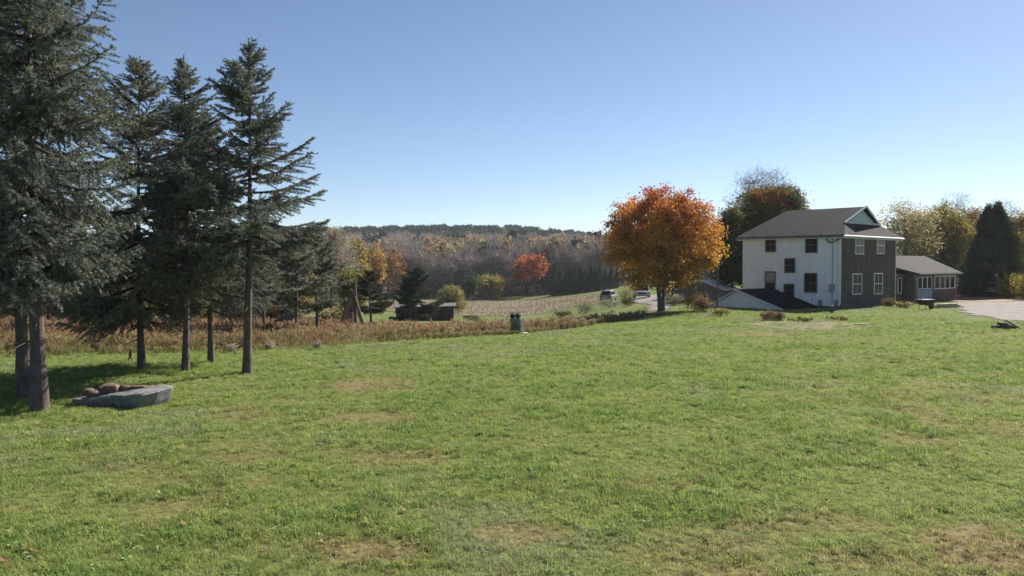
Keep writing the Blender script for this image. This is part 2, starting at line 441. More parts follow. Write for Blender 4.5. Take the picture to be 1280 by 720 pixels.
def blades(rng, n, rad, h0, h1, w, lean, cols, seg=2):
    b = MB()
    for i in range(n):
        a = rng.uniform(0, 6.283); r = rad * math.sqrt(rng.rand()); p = np.array([r * math.cos(a), r * math.sin(a), -.01])
        h = rng.uniform(h0, h1); d = rng.uniform(0, 6.283); ln = abs(rng.normal(0, lean)) * h
        wd = np.array([-math.sin(d), math.cos(d), 0]) * w * rng.uniform(.7, 1.3) / 2
        q = np.array([math.cos(d), math.sin(d), 0])
        m1 = p + q * ln * .3 + np.array([0, 0, h * .6]); t = p + q * ln + np.array([0, 0, h * (1 - .25 * min(1, ln / h))])
        c = cols[rng.randint(len(cols))]
        b.add([p - wd, p + wd, m1 + wd * .8, m1 - wd * .8], [(0, 1, 2, 3)], c); b.add([m1 - wd * .8, m1 + wd * .8, t], [(0, 1, 2)], c)
    return b
m, nt, o = new_mat('grass_blade')
at_ = nd(nt, 'ShaderNodeAttribute', attribute_name='tint')
dr = nd(nt, 'ShaderNodeAttribute', attribute_name='dry', attribute_type='INSTANCER'); lu = nd(nt, 'ShaderNodeAttribute', attribute_name='lush', attribute_type='INSTANCER')
vr = nd(nt, 'ShaderNodeAttribute', attribute_name='var', attribute_type='INSTANCER')
cl = ramp(nt, lu.outputs['Fac'], [(0, (.32, .365, .15)), (.5, (.275, .345, .12)), (1, (.20, .295, .088))])
cdry = ramp(nt, vr.outputs['Fac'], [(0, (.26, .205, .11)), (1, (.41, .335, .20))])
pa = nd(nt, 'ShaderNodeAttribute', attribute_name='pale', attribute_type='INSTANCER'); cp_ = mix(nt, cl.outputs['Color'], (.31, .335, .235), pa.outputs['Fac'])
c = mix(nt, cp_, cdry.outputs['Color'], dr.outputs['Fac'])
vv = ramp(nt, vr.outputs['Fac'], [(0, (.55, .58, .52)), (1, (1.35, 1.32, 1.28))])
c = mix(nt, c, vv.outputs['Color'], 1.0, 'MULTIPLY'); c = mix(nt, c, at_.outputs['Color'], 1.0, 'MULTIPLY')
d = nd(nt, 'ShaderNodeBsdfDiffuse'); t = nd(nt, 'ShaderNodeBsdfTranslucent'); nt.links.new(c, d.inputs[0]); nt.links.new(c, t.inputs[0])
mx = nd(nt, 'ShaderNodeMixShader'); mx.inputs[0].default_value = .45; nt.links.new(d.outputs[0], mx.inputs[1]); nt.links.new(t.outputs[0], mx.inputs[2])
gl = nd(nt, 'ShaderNodeBsdfGlossy'); gl.inputs['Roughness'].default_value = .55
m2 = nd(nt, 'ShaderNodeMixShader'); m2.inputs[0].default_value = .02; nt.links.new(mx.outputs[0], m2.inputs[1]); nt.links.new(gl.outputs[0], m2.inputs[2])
nt.links.new(m2.outputs[0], o.inputs['Surface']); M_BLADE = m

rng = np.random.RandomState(3)
def lawn_edge(a):                    # how far out the mown lawn reaches along a bearing a = x / y
    return np.interp(a, [-.9, -.64, -.34, -.22, -.12, 0, .08, .16, .22, .3, .9], [25, 27.5, 29.5, 31.5, 35, 39, 44.5, 51, 63, 90, 90])
gs = [(1, 1, 1), (.85, .9, .8), (1.15, 1.1, 1.0), (1.3, 1.15, .9), (.95, 1.0, .9)]
tufts = [blades(rng, 22, .07, .035, .085, .006, .7, gs).build('tuft', M_BLADE) for _ in range(4)]
tufts += [blades(rng, 18, .06, .06, .13, .006, .8, gs).build('tuft', M_BLADE) for _ in range(2)]
def rosette(rng):
    b = MB()
    for i in range(9):
        a = rng.uniform(0, 6.283); L = rng.uniform(.04, .09); q = np.array([math.cos(a), math.sin(a), 0]); s = np.array([-math.sin(a), math.cos(a), 0]) * L * .28
        p = np.array([rng.normal(0, .03), rng.normal(0, .03), .015]); e = np.array([0, 0, 1])
        b.add([p, p + q * L * .5 + s + e * L * .35, p + q * L + e * L * .25, p + q * L * .5 - s + e * L * .3], [(0, 1, 2, 3)], (.75, .85, .8))
    return b
tufts += [rosette(rng).build('tuft', M_BLADE) for _ in range(2)]
def leaf_bit(rng):
    b = MB(); c = [(.24, .15, .08), (.30, .23, .12), (.18, .11, .07)]
    for i in range(3): b.rhombs(np.array([[rng.normal(0, .12), rng.normal(0, .12), .055]]), np.array([[.035, .01, rng.uniform(-.02, .02)]]), np.array([[-.008, .026, rng.uniform(-.02, .02)]]), c[i])
    return b
M_FALLEN = mat_leaf('fallen_leaf', .25, .2, 2, False)
tufts += [leaf_bit(rng).build('tuft', M_FALLEN) for _ in range(2)]
bands = [(6.3, 12, 360, .9), (12, 20, 220, .95), (20, 32, 110, 1.05), (32, 50, 60, 1.0), (50, 84, 26, 1.0)]
PX = []
for y0, y1, den, sc in bands:
    aw = .78 if y0 < 30 else .72
    n = int(aw * (y1**2 - y0**2) * den)
    yy = np.sqrt(rng.uniform(y0**2, y1**2, n)); aa = rng.uniform(-aw, aw, n)
    xx = aa * yy; f = rng.rand(n)
    PX.append(np.stack([xx, yy, np.full(n, sc)], -1))
PX = np.vstack(PX); x, y = PX[:, 0], PX[:, 1]
dd = dryness(x, y); ll = lush(x, y)
keep = (y < lawn_edge(x / y) + rng.normal(0, .5, len(x))) & (rng.rand(len(x)) > dd * .35)
U_ = np.array((-.675, .738)); V_ = np.array((.738, .675)); HC = np.array((23.8, 58.0))
def in_house(x, y):
    lu_ = (x - HC[0]) * U_[0] + (y - HC[1]) * U_[1]; lv = (x - HC[0]) * V_[0] + (y - HC[1]) * V_[1]
    return (lu_ > -.05) & (lu_ < 8) & (lv > -.05) & (lv < 24) | (lu_ > 1.5) & (lu_ < 8) & (lv > -5.2) & (lv < 0)
def in_drive(x, y): return (x / y > .50) & (y > 44) & (y < 84)
keep &= ~in_house(x, y) & ~(in_drive(x, y) & (rng.rand(len(x)) < np.clip((x / y - .49) * 12, 0, 1)))
x, y, dd, ll, sc = x[keep], y[keep], dd[keep], ll[keep], PX[keep, 2]
n = len(x)
idx = np.where(rng.rand(n) < .07 * ll, 6 + rng.randint(0, 2, n), np.where(rng.rand(n) < .45 * ll, 4 + rng.randint(0, 2, n), rng.randint(0, 4, n)))
idx = np.where(rng.rand(n) < .006, 8 + rng.randint(0, 2, n), idx)
rot = np.stack([rng.normal(0, .12, n), rng.normal(0, .12, n), rng.uniform(0, 6.283, n)], -1)
scl = sc * rng.uniform(.7, 1.25, n) * (1 - .45 * dd) * (.7 + .6 * ll)
scatter('lawn_grass', np.stack([x, y, gz(x, y)], -1), rot, scl, idx, tufts, {'dry': np.clip(dd + rng.normal(0, .15, n) * (dd > .05), 0, 1), 'pale': pale(x, y) * rng.uniform(.3, 1, n), 'lush': np.clip(ll + rng.normal(0, .15, n), 0, 1), 'var': rng.rand(n)},
        label='short green lawn grass with dry brown patches', cat='grass')

# tall dry meadow beyond the lawn
dry_c = [(.33, .215, .13), (.27, .165, .10), (.42, .30, .18), (.31, .20, .125), (.21, .165, .085)]
gold_c = [(.36, .29, .15), (.30, .26, .12), (.24, .22, .09), (.40, .33, .20)]
grn_c = [(.13, .16, .045), (.20, .20, .07), (.28, .24, .10), (.10, .13, .04)]
def stalks(rng, cols, h0, h1, n=26):
    b = blades(rng, n, .22, h0, h1, .022, .35, cols)
    for i in range(9):
        a = rng.uniform(0, 6.283); p = np.array([.16 * math.cos(a), .16 * math.sin(a), h1 * rng.uniform(.75, 1.1)])
        k = 5; b.rhombs(p + rng.normal(0, .03, (k, 3)) * [1, 1, 2], rng.normal(0, .025, (k, 3)) + [0, 0, .05], rng.normal(0, .02, (k, 3)), cols[rng.randint(len(cols))])
    return b
rng = np.random.RandomState(5)
M_DRY = mat_leaf('dry_grass', .35, .3, .25, False)
src = [stalks(rng, dry_c, .35, .8).build('s', M_DRY) for _ in range(3)] + [stalks(rng, gold_c, .3, .65).build('s', M_DRY) for _ in range(3)] + [stalks(rng, grn_c, .2, .45, 20).build('s', M_DRY) for _ in range(2)]
N = 30000
aa = rng.uniform(-.8, .17, N); e0 = lawn_edge(aa)
dep = np.interp(aa, [-.8, -.26, -.18, -.05, .03, .12, .17], [46, 44, 11, 6.5, 5, 5, 2.5])
u = rng.rand(N) ** 1.3
yy = e0 + dep * u; xx = aa * yy
dnoise = vnoise(xx, yy, 3.5, 31)
keep = rng.rand(N) < np.clip(.35 + dnoise, 0, 1) * np.interp(aa, [-.8, -.26, -.18, .1, .15, .17], [1, 1, .40, .36, .22, .08])
xx, yy, u, aa, dep = xx[keep], yy[keep], u[keep], aa[keep], dep[keep]; n = len(xx)
front = (u * dep < .7 + 1.2 * vnoise(xx, yy, 2, 33)) & (aa < .06)
gold = ((vnoise(xx, yy, 6, 35) > .6) & (rng.rand(n) < .7)) | ((u * dep < 6) & (aa < -.25) & (rng.rand(n) < .7))
idx = np.where(front, np.where(rng.rand(n) < .5, 6 + rng.randint(0, 2, n), 3 + rng.randint(0, 3, n)), np.where(gold, 3 + rng.randint(0, 3, n), rng.randint(0, 3, n)))
scl = rng.uniform(.6, 1.15, n) * np.where(front, .55, 1.0) * np.interp(aa, [-.8, -.2, 0, .17], [.55, .55, .60, .42]) * np.where(rng.rand(n) < .15, 1.35, 1)
scatter('meadow_grass', np.stack([xx, yy, gz(xx, yy)], -1), np.stack([rng.normal(0, .1, n), rng.normal(0, .1, n), rng.uniform(0, 6.28, n)], -1), scl, idx, src, {},
        label='tall rust brown dry grass along the edge of the mown lawn', cat='tall grass')
# corn stubble in rows
rng = np.random.RandomState(6)
stub = [blades(rng, 7, .09, .12, .35, .035, .3, [(.26, .215, .14), (.20, .165, .105), (.32, .27, .18)]).build('s', M_DRY) for _ in range(3)]
P = []
for r_ in np.arange(118, 206, .9):
    xs = np.arange(-.2 * r_, .125 * r_, .55); P.append(np.stack([xs + rng.normal(0, .12, len(xs)), np.full(len(xs), r_) + rng.normal(0, .08, len(xs)) + xs * .12], -1))
P = np.vstack(P); a_ = P[:, 0] / P[:, 1]; P = P[(P[:, 1] > np.interp(a_, [-.2, -.08, .02, .105, .125], [150, 128, 118, 122, 150])) & (P[:, 1] < np.interp(a_, [-.2, -.08, .05, .125], [184, 195, 186, 167]))]
n = len(P)
scatter('corn_stubble', np.stack([P[:, 0], P[:, 1], gz(P[:, 0], P[:, 1])], -1), np.stack([np.zeros(n), np.zeros(n), rng.uniform(0, 6.28, n)], -1), rng.uniform(.8, 1.5, n), rng.randint(0, 3, n), stub, {},
        label='pale cut corn stubble in rows below the hill', cat='stubble')

# ------------------------------------------------------------------ trees
def unit(v): return v / (np.linalg.norm(v, axis=-1, keepdims=True) + 1e-9)
def trunk_mb(rng, H, r, bend=.15, n=9, flare=1.5, top=.06, m=9):
    z = np.linspace(0, 1, m + 3); z = np.concatenate([[-.03], z]) * H
    t = np.clip(z / H, 0, 1)
    ph = rng.uniform(0, 6.28)
    P = np.stack([bend * np.sin(t * 2.5 + ph) - bend * math.sin(ph), bend * np.cos(t * 2.1 + ph) - bend * math.cos(ph), z], -1)
    rr = r * ((1 - t) * (1 - top) + top) * (1 + (flare - 1) * np.exp(-np.maximum(z, 0) / (.9 * r + .05)))
    b = MB(); b.tube(P, rr, n); return b, P
def spruce(rng, H, Rr, cb, rt, col, dens=1.0, ndl=(.06, .016), droop=.22, top_el=.8, low_el=-.12, shape=.85, sp=.335, gap=.15, nn=7, dead=9, tw=.125):
    tb, TP = trunk_mb(rng, H, rt, .10, 10, 1.25)
    tx = lambda z: np.array([np.interp(z, TP[:, 2], TP[:, 0]), np.interp(z, TP[:, 2], TP[:, 1]), z])
    cr = MB(); st, sd, sc = [], [], []
    bark = np.array((.075, .062, .052))
    z = cb
    while z < H - .12:
        t = (z - cb) / (H - cb)
        L0 = Rr * (1 - t) ** shape * (.6 + .4 * min(1, t / .18 + .25)) + .10
        for k in range(rng.randint(5, 8)):
            if rng.rand() < gap: continue
            L = L0 * rng.uniform(.5, 1.25); an = rng.uniform(0, 6.283); el = low_el + (top_el - low_el) * t ** 1.6 + rng.normal(0, .14)
            m = max(4, int(L / .12)); s = np.linspace(0, 1, m)
            zz = L * (math.sin(el) * s - droop * 1.2 * s * (1 - s) * (1 - t) + .10 * s ** 2)
            rr = L * s * math.cos(el); wig = np.cumsum(rng.normal(0, .02, m)) * L
            dv = np.array([math.cos(an), math.sin(an), 0]); sv = np.array([-math.sin(an), math.cos(an), 0])
            A = tx(z + rng.uniform(-.1, .1))[None] + rr[:, None] * dv + wig[:, None] * sv; A[:, 2] += zz
            cr.tube(A, np.linspace(.012 + .011 * L, .004, m), 4, bark, cap=False)
            T = unit(np.gradient(A, axis=0))
            q = np.arange(.16 if L > .6 else .05, 1.0, tw / L / dens ** .5)
            for sg in (-1, 1):
                ss = q + rng.uniform(-.02, .02, len(q)); ss = np.clip(ss, 0, 1)
                B0 = np.stack([np.interp(ss, s, A[:, i]) for i in range(3)], -1); TT = np.stack([np.interp(ss, s, T[:, i]) for i in range(3)], -1)
                tl = (.12 + .46 * L * (1 - ss) ** .8 * np.clip(ss * 3, .3, 1)) * rng.uniform(.6, 1.25, len(q)); tl = np.minimum(tl, .75)
                D = unit(TT * .75 + sg * sv * rng.uniform(.55, 1.0, (len(q), 1)) + np.array([0, 0, -1]) * (droop * 1.5 * (1 - t * .8)) + rng.normal(0, .12, (len(q), 3)))
                for b0, d0, l0 in zip(B0, D, tl):
                    k2 = max(2, int(l0 / .048 * dens)); w = (np.arange(k2) + rng.rand()) / k2 * l0
                    pt = b0 + d0 * w[:, None]; pt[:, 2] -= droop * .7 * w ** 2
                    st.append(pt); sd.append(np.repeat(d0[None], k2, 0))
            k2 = max(3, int(L * .8 / .05 * dens)); w = np.linspace(.25, 1.02, k2)
            st.append(np.stack([np.interp(w, s, A[:, i]) for i in range(3)], -1)); sd.append(np.stack([np.interp(w, s, T[:, i]) for i in range(3)], -1))
        z += sp * rng.uniform(.7, 1.2) * (1 - .45 * t)
    # leader
    w = np.linspace(H - .6, H + .12, 14); st.append(np.stack([tx(H)[0] + w * 0, tx(H)[1] + w * 0, w], -1)); sd.append(np.repeat([[0, 0, 1.]], 14, 0))
    st = np.vstack(st); sd = np.vstack(sd)
    base = np.repeat(st, nn, 0); D = unit(np.repeat(sd, nn, 0) * .75 + rng.normal(0, .6, (len(base), 3)) + [0, 0, .12])
    W = unit(np.cross(D, rng.normal(0, 1, D.shape))) * ndl[1] / 2 * 1.6
    ln = ndl[0] * rng.uniform(.7, 1.3, (len(base), 1))
    base = base + rng.normal(0, .010, base.shape)
    f = np.repeat(rng.uniform(.5, 1.5, (len(st), 1)), nn, 0) * rng.uniform(.85, 1.15, (len(base), 1))
    br = np.repeat(rng.rand(len(st), 1), nn, 0)
    cc = np.array(col) * f
    cc = np.where(br < .06, np.array((.12, .095, .06)) * f, cc)
    cr.tris(base, D * ln, W, cc)
    for k in range(dead):
        zz = rng.uniform(cb * .45, cb); an = rng.uniform(0, 6.28); L = rng.uniform(.3, 1.1)
        s = np.linspace(0, 1, 5)[:, None]; A = tx(zz) + s * L * np.array([math.cos(an), math.sin(an), -.1]) - np.array([0, 0, .25]) * s ** 2 * L
        tb.tube(A, np.linspace(.018, .004, 5), 4)
    return tb, cr
def place_tree(name, parts, label, cat, loc, group=None, bark=None, leafm=None, rz=0, scale=None):
    t = thing(name, label, cat, loc, rz, group)
    tb, cr = parts
    tb.build('trunk', bark or M_BARK, t, smooth=True); cr.build('crown', leafm or M_LEAF, t)
    if scale: t.scale = scale
    return t

SPC = (.205, .225, .19)
rng = np.random.RandomState(11)
SG = 'tall spruces at the edge of the lawn'
def spr(px, py, top, Rr, cbpy, rt, label, seed, **k):
    p = gpt(px, py); y = p.y
    H = CAMZ + (330 - top) / 1000 * y - p.z; cb = CAMZ + (330 - cbpy) / 1000 * y - p.z
    return place_tree('spruce_tree', spruce(np.random.RandomState(seed), H, Rr, cb, rt, k.pop('col', SPC), **k), label, 'spruce tree', p, SG, M_BARKP, M_NEEDLE)
spr(50, 515, -330, 2.35, 345, .165, 'tallest spruce nearest the camera, with a thick trunk beside the flat boulder', 1, dens=1.15, droop=.42, shape=.58)
spr(30, 497, -190, 2.35, 352, .15, 'spruce whose dark trunk stands just behind the thickest trunk', 2, dens=1.0, droop=.4, shape=.65)
spr(177, 460, 76, 2.85, 392, .11, 'spruce standing directly behind the flat boulder', 3, dens=1.1, droop=.3, shape=.7, col=(.23, .235, .185))
spr(232, 464, 78, 2.4, 345, .105, 'slender spruce with a pointed top, left of a thinner trunk', 4, dens=1.1, droop=.28)
spr(264, 453, 140, 2.6, 385, .10, 'shorter spruce set back between two straight trunks', 5, dens=1.0, droop=.3, col=(.19, .2, .165))
spr(309, 467, 57, 3.0, 318, .125, 'spruce with a full pointed cone, outermost of the group on the open lawn side', 6, dens=1.2, droop=.2, low_el=-.02, shape=.9, gap=.16)

# paler pines beyond the spruces
PNC = (.24, .245, .19)
def pine(px, y, top, Rr, cbf, rt, label, seed, col=PNC, group=None, name='pine_tree', cat='pine tree', **k):
    p = at(px, y); H = CAMZ + (330 - top) / 1000 * y - p.z
    kw = dict(dens=.6, ndl=(.13, .032), droop=.12, top_el=.7, low_el=.02, shape=.6, sp=.5, gap=.15, dead=3, tw=.075, nn=5); kw.update(k)
    return place_tree(name, spruce(np.random.RandomState(seed), H, Rr, H * cbf, rt, col, **kw), label, cat, p, group, M_BARK, M_NEEDLE)
PG = 'pale pines standing in the meadow'
pine(369, 38, 305, 2.0, .28, .09, 'pale grey green pine with a bare lower trunk, behind the outermost spruce', 21, group=PG)
pine(396, 41, 288, 1.9, .25, .08, 'pale bushy pine next to the log tripod', 22, group=PG)
pine(330, 42, 270, 2.2, .3, .09, 'pale pine hidden partly behind the outermost spruce trunk', 23, group=PG)
pine(135, 40, 265, 2.6, .24, .12, 'pine in the dry meadow with a sunlit pale trunk', 24, group=PG, col=(.14, .15, .115))
pine(215, 46, 255, 2.4, .22, .11, 'pine in the meadow seen between two slim spruce trunks', 25, group=PG, col=(.14, .15, .115))
pine(60, 50, 240, 2.8, .2, .13, 'pine in the meadow behind the two thickest trunks', 26, group=PG, col=(.11, .12, .09))
pine(-20, 44, 230, 2.8, .2, .13, 'pine in the meadow cut by the edge of the picture', 28, group=PG, col=(.11, .12, .09))
pine(464, 58, 341, 1.7, .30, .10, 'dark lopsided pine leaning beside the log tripod', 27, col=(.07, .09, .06), dens=.6, sp=.38, gap=.12, tw=.06)
pine(519, 76, 333, 2.7, .16, .11, 'dark pine standing alone in front of the low shed', 29, col=(.08, .10, .07), dens=.6, shape=.8, sp=.36, gap=.05, tw=.06, low_el=.0, top_el=.5)

def ellipsoid_pts(rng, n, rad, c, shell=.5, flat=-.9):
    d = unit(rng.normal(0, 1, (n * 3, 3))); d = d[d[:, 2] > flat][:n]
    r = rng.rand(len(d), 1) ** shell
    return np.array(c) + d * r * np.array(rad)
def broadleaf(rng, H, rx, base, rt, cols, nc=300, per=80, ls=.12, cr_=.42, stems=1, shell=.45, colfn=None, bare=False, limbs=7, skew=(0, 0), thick=1.0, clear=.25, ry=None):
    tb = MB(); cr = MB()
    cz = (H + base) / 2; rz = (H - base) / 2; c = (skew[0], skew[1], cz)
    samples = []
    for s_ in range(stems):
        a = rng.uniform(0, 6.28); o0 = np.array([.12 * math.cos(a), .12 * math.sin(a), 0]) * (stems > 1) * rt * 8
        k0 = np.array([o0[0] * .8, o0[1] * .8, -.15]); k1 = np.array([o0[0] * 2 + rng.normal(0, .05), o0[1] * 2, max(base, .2 * H) * .9 + .1])
        k2 = np.array([skew[0] * .6 + o0[0] * 4, skew[1] * .6 + o0[1] * 4, base + .55 * (H - base)])
        t = np.linspace(0, 1, 10)[:, None]; A = (1 - t) ** 2 * k0 + 2 * t * (1 - t) * k1 + t ** 2 * k2
        rr = np.linspace(1, .3, 10) * rt * (1 / stems ** .5); rr[0] *= 1.5; rr[1] *= 1.12
        tb.tube(A, rr, 8); samples.append(np.c_[A[3:], rr[3:]])
        for k in range(limbs):
            j = rng.randint(3, 9); p0 = A[j]; d = unit(rng.normal(0, 1, 3) * [1, 1, .5] + [0, 0, .45])
            p2 = np.array(c) + d * np.array([rx, ry or rx, rz]) * rng.uniform(.55, .85); p1 = (p0 + p2) / 2 + [0, 0, -.1 * H * rng.rand()]
            t = np.linspace(0, 1, 8)[:, None]; B = (1 - t) ** 2 * p0 + 2 * t * (1 - t) * p1 + t ** 2 * p2 + rng.normal(0, .012 * H, (8, 3)) * (t > 0) * .5
            r2 = np.linspace(.55 * rr[j], .10 * rr[j] + .008, 8); tb.tube(B, r2, 6); samples.append(np.c_[B[1:], r2[1:]])
    Sm = np.vstack(samples)
    cc = ellipsoid_pts(rng, nc, (rx, ry or rx, rz), c, shell)
    cc = cc + rng.normal(0, .04 * rx, cc.shape)
    cc = cc[cc[:, 2] > base * .75]
    PP, AA = [], []
    for q in cc:
        j = np.argmin(((Sm[:, :3] - q) ** 2).sum(1) + .3 * np.maximum(Sm[:, 2] - q[2], 0) ** 2)
        p0 = Sm[j, :3]; mid = (p0 + q) / 2 + rng.normal(0, .06, 3) * np.linalg.norm(q - p0)
        tb.tube(np.stack([p0, mid, q]), [min(Sm[j, 3] * .6, .045 * thick), .022 * thick, .008 * thick], 4, cap=False)
    if colfn is None: colfn = lambda P, rng: np.array(cols)[rng.randint(len(cols), size=len(P))]
    n = len(cc) * per
    if bare:
        ci = np.repeat(cc, per, 0); D = unit(rng.normal(0, 1, (n, 3)) + unit(ci - np.array(c)) * .8 + [0, 0, .5])
        L = ls * rng.uniform(.5, 1.4, (n, 1)); P = ci + rng.normal(0, cr_ * .5, (n, 3))
        W = unit(np.cross(D, rng.normal(0, 1, D.shape))) * ls * .022 * thick
        cr.tris(P, D * L, W, colfn(P, rng) * rng.uniform(.7, 1.3, (n, 1)))
    else:
        ci = np.repeat(cc, per, 0); P = ci + rng.normal(0, 1, (n, 3)) * cr_ * np.array([1, 1, .75]) * .6
        A = unit(rng.normal(0, 1, (n, 3)) + [0, 0, -.25]) ; B = unit(np.cross(A, rng.normal(0, 1, (n, 3))))
        sz = ls * rng.uniform(.6, 1.3, (n, 1))
        clf = np.repeat(rng.uniform(.8, 1.2, (len(cc), 1)), per, 0)
        cr.rhombs(P, A * sz * .6, B * sz * .42, colfn(P, rng) * clf * rng.uniform(.75, 1.25, (n, 1)))
    return tb, cr

# the big maple by the drive
p = at(828, 58)
def maple_col(P, rng):
    h = np.clip((P[:, 2] - 1.0) / 8.3, 0, 1)[:, None] + vnoise(P[:, 0] + P[:, 2], P[:, 1], 1.6, 41)[:, None] * .35 - .17 + rng.normal(0, .1, (len(P), 1))
    h = h + np.clip(P[:, :1] - 1, 0, 4) * -.02
    gold = np.array((.58, .33, .05)); org = np.array((.56, .235, .045)); red = np.array((.42, .10, .045)); ol = np.array((.28, .19, .05))
    c = np.where(h < .25, ol * .5 + gold * .5, np.where(h < .5, gold, np.where(h < .86, org, red)))
    r = rng.rand(len(P), 1)
    return np.where(r < .12, ol, np.where(r > .93, red, c))
place_tree('maple_tree', broadleaf(np.random.RandomState(31), 8.9, 4.1, 1.3, .26, None, nc=620, per=90, ls=.13, cr_=.46, stems=3, shell=.33, colfn=maple_col, limbs=13, thick=1.6),
           'large round maple in orange and gold autumn leaf left of the white house', 'maple tree', p)

# trees behind and beside the house
def bl(px, y, top, wpx, label, seed, cols, basef=.2, name='deciduous_tree', cat='tree', group=None, **k):
    p = at(px, y); H = CAMZ + (330 - top) / 1000 * y - p.z; rx = wpx / 2000 * y
    kw = dict(nc=170, per=50, ls=.26, cr_=.7); kw.update(k)
    if not k.get('bare') and y < 150: kw['per'] = int(kw['per'] * 1.9); kw['ls'] *= .72; kw['nc'] = int(kw['nc'] * 1.25)
    return place_tree(name, broadleaf(np.random.RandomState(seed), H, rx, H * basef, k.get('rt', .028 * H * .8), cols, **{a: b for a, b in kw.items() if a != 'rt'}), label, cat, p, group, leafm=M_TWIG if k.get('bare') else None)
DG = [(.055, .08, .032), (.07, .09, .04), (.045, .065, .032)]
OL = [(.13, .12, .035), (.18, .15, .04), (.10, .10, .03)]
YE = [(.40, .29, .05), (.34, .27, .07), (.26, .22, .06)]
PY = [(.38, .34, .16), (.32, .28, .12), (.42, .36, .20)]
OR = [(.42, .19, .04), (.36, .14, .04), (.30, .17, .05)]
RD = [(.34, .075, .05), (.30, .07, .055), (.38, .12, .06)]
GB = [(.37, .34, .315), (.30, .275, .255), (.43, .40, .38)]
BR = [(.20, .13, .07), (.16, .11, .06), (.24, .16, .08)]
def ivy_col(P, rng):
    n = vnoise(P[:, 0] * 1.0 + P[:, 2] * .7, P[:, 1] + P[:, 2], 1.5, 51) + rng.normal(0, .09, len(P))
    g = np.array(DG)[rng.randint(3, size=len(P))]
    return np.where(n[:, None] > .68, np.array(OR)[rng.randint(3, size=len(P))] * .7, np.where(n[:, None] < .45, np.array(OL)[rng.randint(3, size=len(P))], g))
bl(962, 82, 231, 105, 'big dark green tree streaked with orange leaves behind the white house', 61, None, .1, colfn=ivy_col, nc=420, per=90, ls=.24, cr_=.75, rt=.3)
bl(915, 78, 262, 46, 'dark narrow tree with olive leaves filling the gap between maple and house', 62, DG + OL, .05, nc=150, per=80, ls=.22, cr_=.6, rt=.15)
bl(950, 96, 213, 78, 'bare twiggy tree rising above the dark tree behind the house', 63, [(.30, .24, .22), (.22, .18, .17)], .45, bare=True, nc=230, per=24, ls=.8, cr_=.9, rt=.2)
bl(888, 92, 272, 30, 'thin sparse tree showing between the maple crown and the dark tree', 64, [(.25, .16, .13), (.30, .2, .1)], .3, bare=True, nc=110, per=20, ls=.7, cr_=.6, rt=.12)
RG = 'autumn trees behind the low annex'
bl(1132, 98, 248, 78, 'pale yellow half bare tree rising beside the house eave', 65, PY, .22, nc=150, per=26, ls=.27, cr_=.9, group=RG)
bl(1172, 104, 258, 84, 'wide golden tree standing directly above the annex roof', 66, YE + OL, .12, nc=260, per=48, ls=.3, cr_=.9, group=RG)
bl(1208, 112, 262, 56, 'olive and orange tree between the golden tree and the dark cedar', 67, OL + OR, .12, nc=160, per=45, ls=.3, cr_=.85, group=RG)
bl(1272, 104, 268, 60, 'yellow brown tree half hidden on the far side of the dark cedar', 68, OL + YE + BR, .12, nc=180, per=50, ls=.28, cr_=.85, group=RG)
bl(1300, 96, 285, 60, 'low golden tree cut off by the edge of the picture beyond the drive', 69, YE + OL, .1, nc=170, per=50, ls=.28, cr_=.8, group=RG)
bl(1188, 124, 244, 66, 'bare grey tree top above the golden tree', 70, GB, .35, bare=True, nc=170, per=22, ls=.9, cr_=.9, rt=.2)
bl(1258, 125, 250, 60, 'bare reddish tree top behind the tip of the cedar', 71, [(.24, .17, .16), (.2, .15, .14)], .35, bare=True, nc=150, per=20, ls=.9, cr_=.9, rt=.2)
def cedar(rng, H, Rr, rt):
    tb, _ = trunk_mb(rng, H * .95, rt, .05); cr = MB(); n = 1300
    t = rng.rand(n) ** 1.25; an = rng.uniform(0, 6.283, n); prof = np.interp(t, [0, .1, .35, .65, .85, 1], [.82, 1, .93, .6, .32, .05])
    rr = Rr * prof * rng.uniform(.45, 1.12, n) ** .6 * (1 + .16 * np.sin(an * 3 + t * 5) + .10 * np.sin(an * 7 + t * 11))
    split = np.where(t > .78, .35 * np.sign(np.cos(an)), 0)
    P = np.stack([rr * np.cos(an) + split, rr * np.sin(an), .1 + t * H * np.where(np.cos(an) > 0, 1.0, .96)], -1)
    k = 70; Q = np.repeat(P, k, 0) + rng.normal(0, 1, (n * k, 3)) * [.17, .17, .34]
    out = np.repeat(np.stack([np.cos(an), np.sin(an), 0 * an], -1), k, 0)
    A = unit(out * .5 + rng.normal(0, .45, Q.shape) + [0, 0, .8]); B = unit(np.cross(A, rng.normal(0, 1, Q.shape)))
    f = np.repeat(rng.uniform(.7, 1.3, (n, 1)), k, 0) * rng.uniform(.8, 1.2, (n * k, 1))
    cr.rhombs(Q, A * .10, B * .035, np.array((.075, .095, .05)) * f); return tb, cr
p = at(1240, 84); place_tree('cedar_tree', cedar(np.random.RandomState(72), 9.3, 2.9, .22), 'broad dark evergreen cedar beside the gravel drive', 'cedar tree', p, None, M_BARK, M_NEEDLE)
for px, y, tp, w, lb, cs, sd in [(1268, 78, 345, 44, 'green yellow shrub at the back of the drive', OL + YE, 73), (1292, 74, 343, 40, 'green yellow shrub at the picture edge beyond the drive', OL + YE, 74)]:
    bl(px, y, tp, w, lb, sd, cs, .02, name='shrub', cat='shrub', nc=60, per=50, ls=.16, cr_=.45, rt=.05, group='shrubs behind the drive')

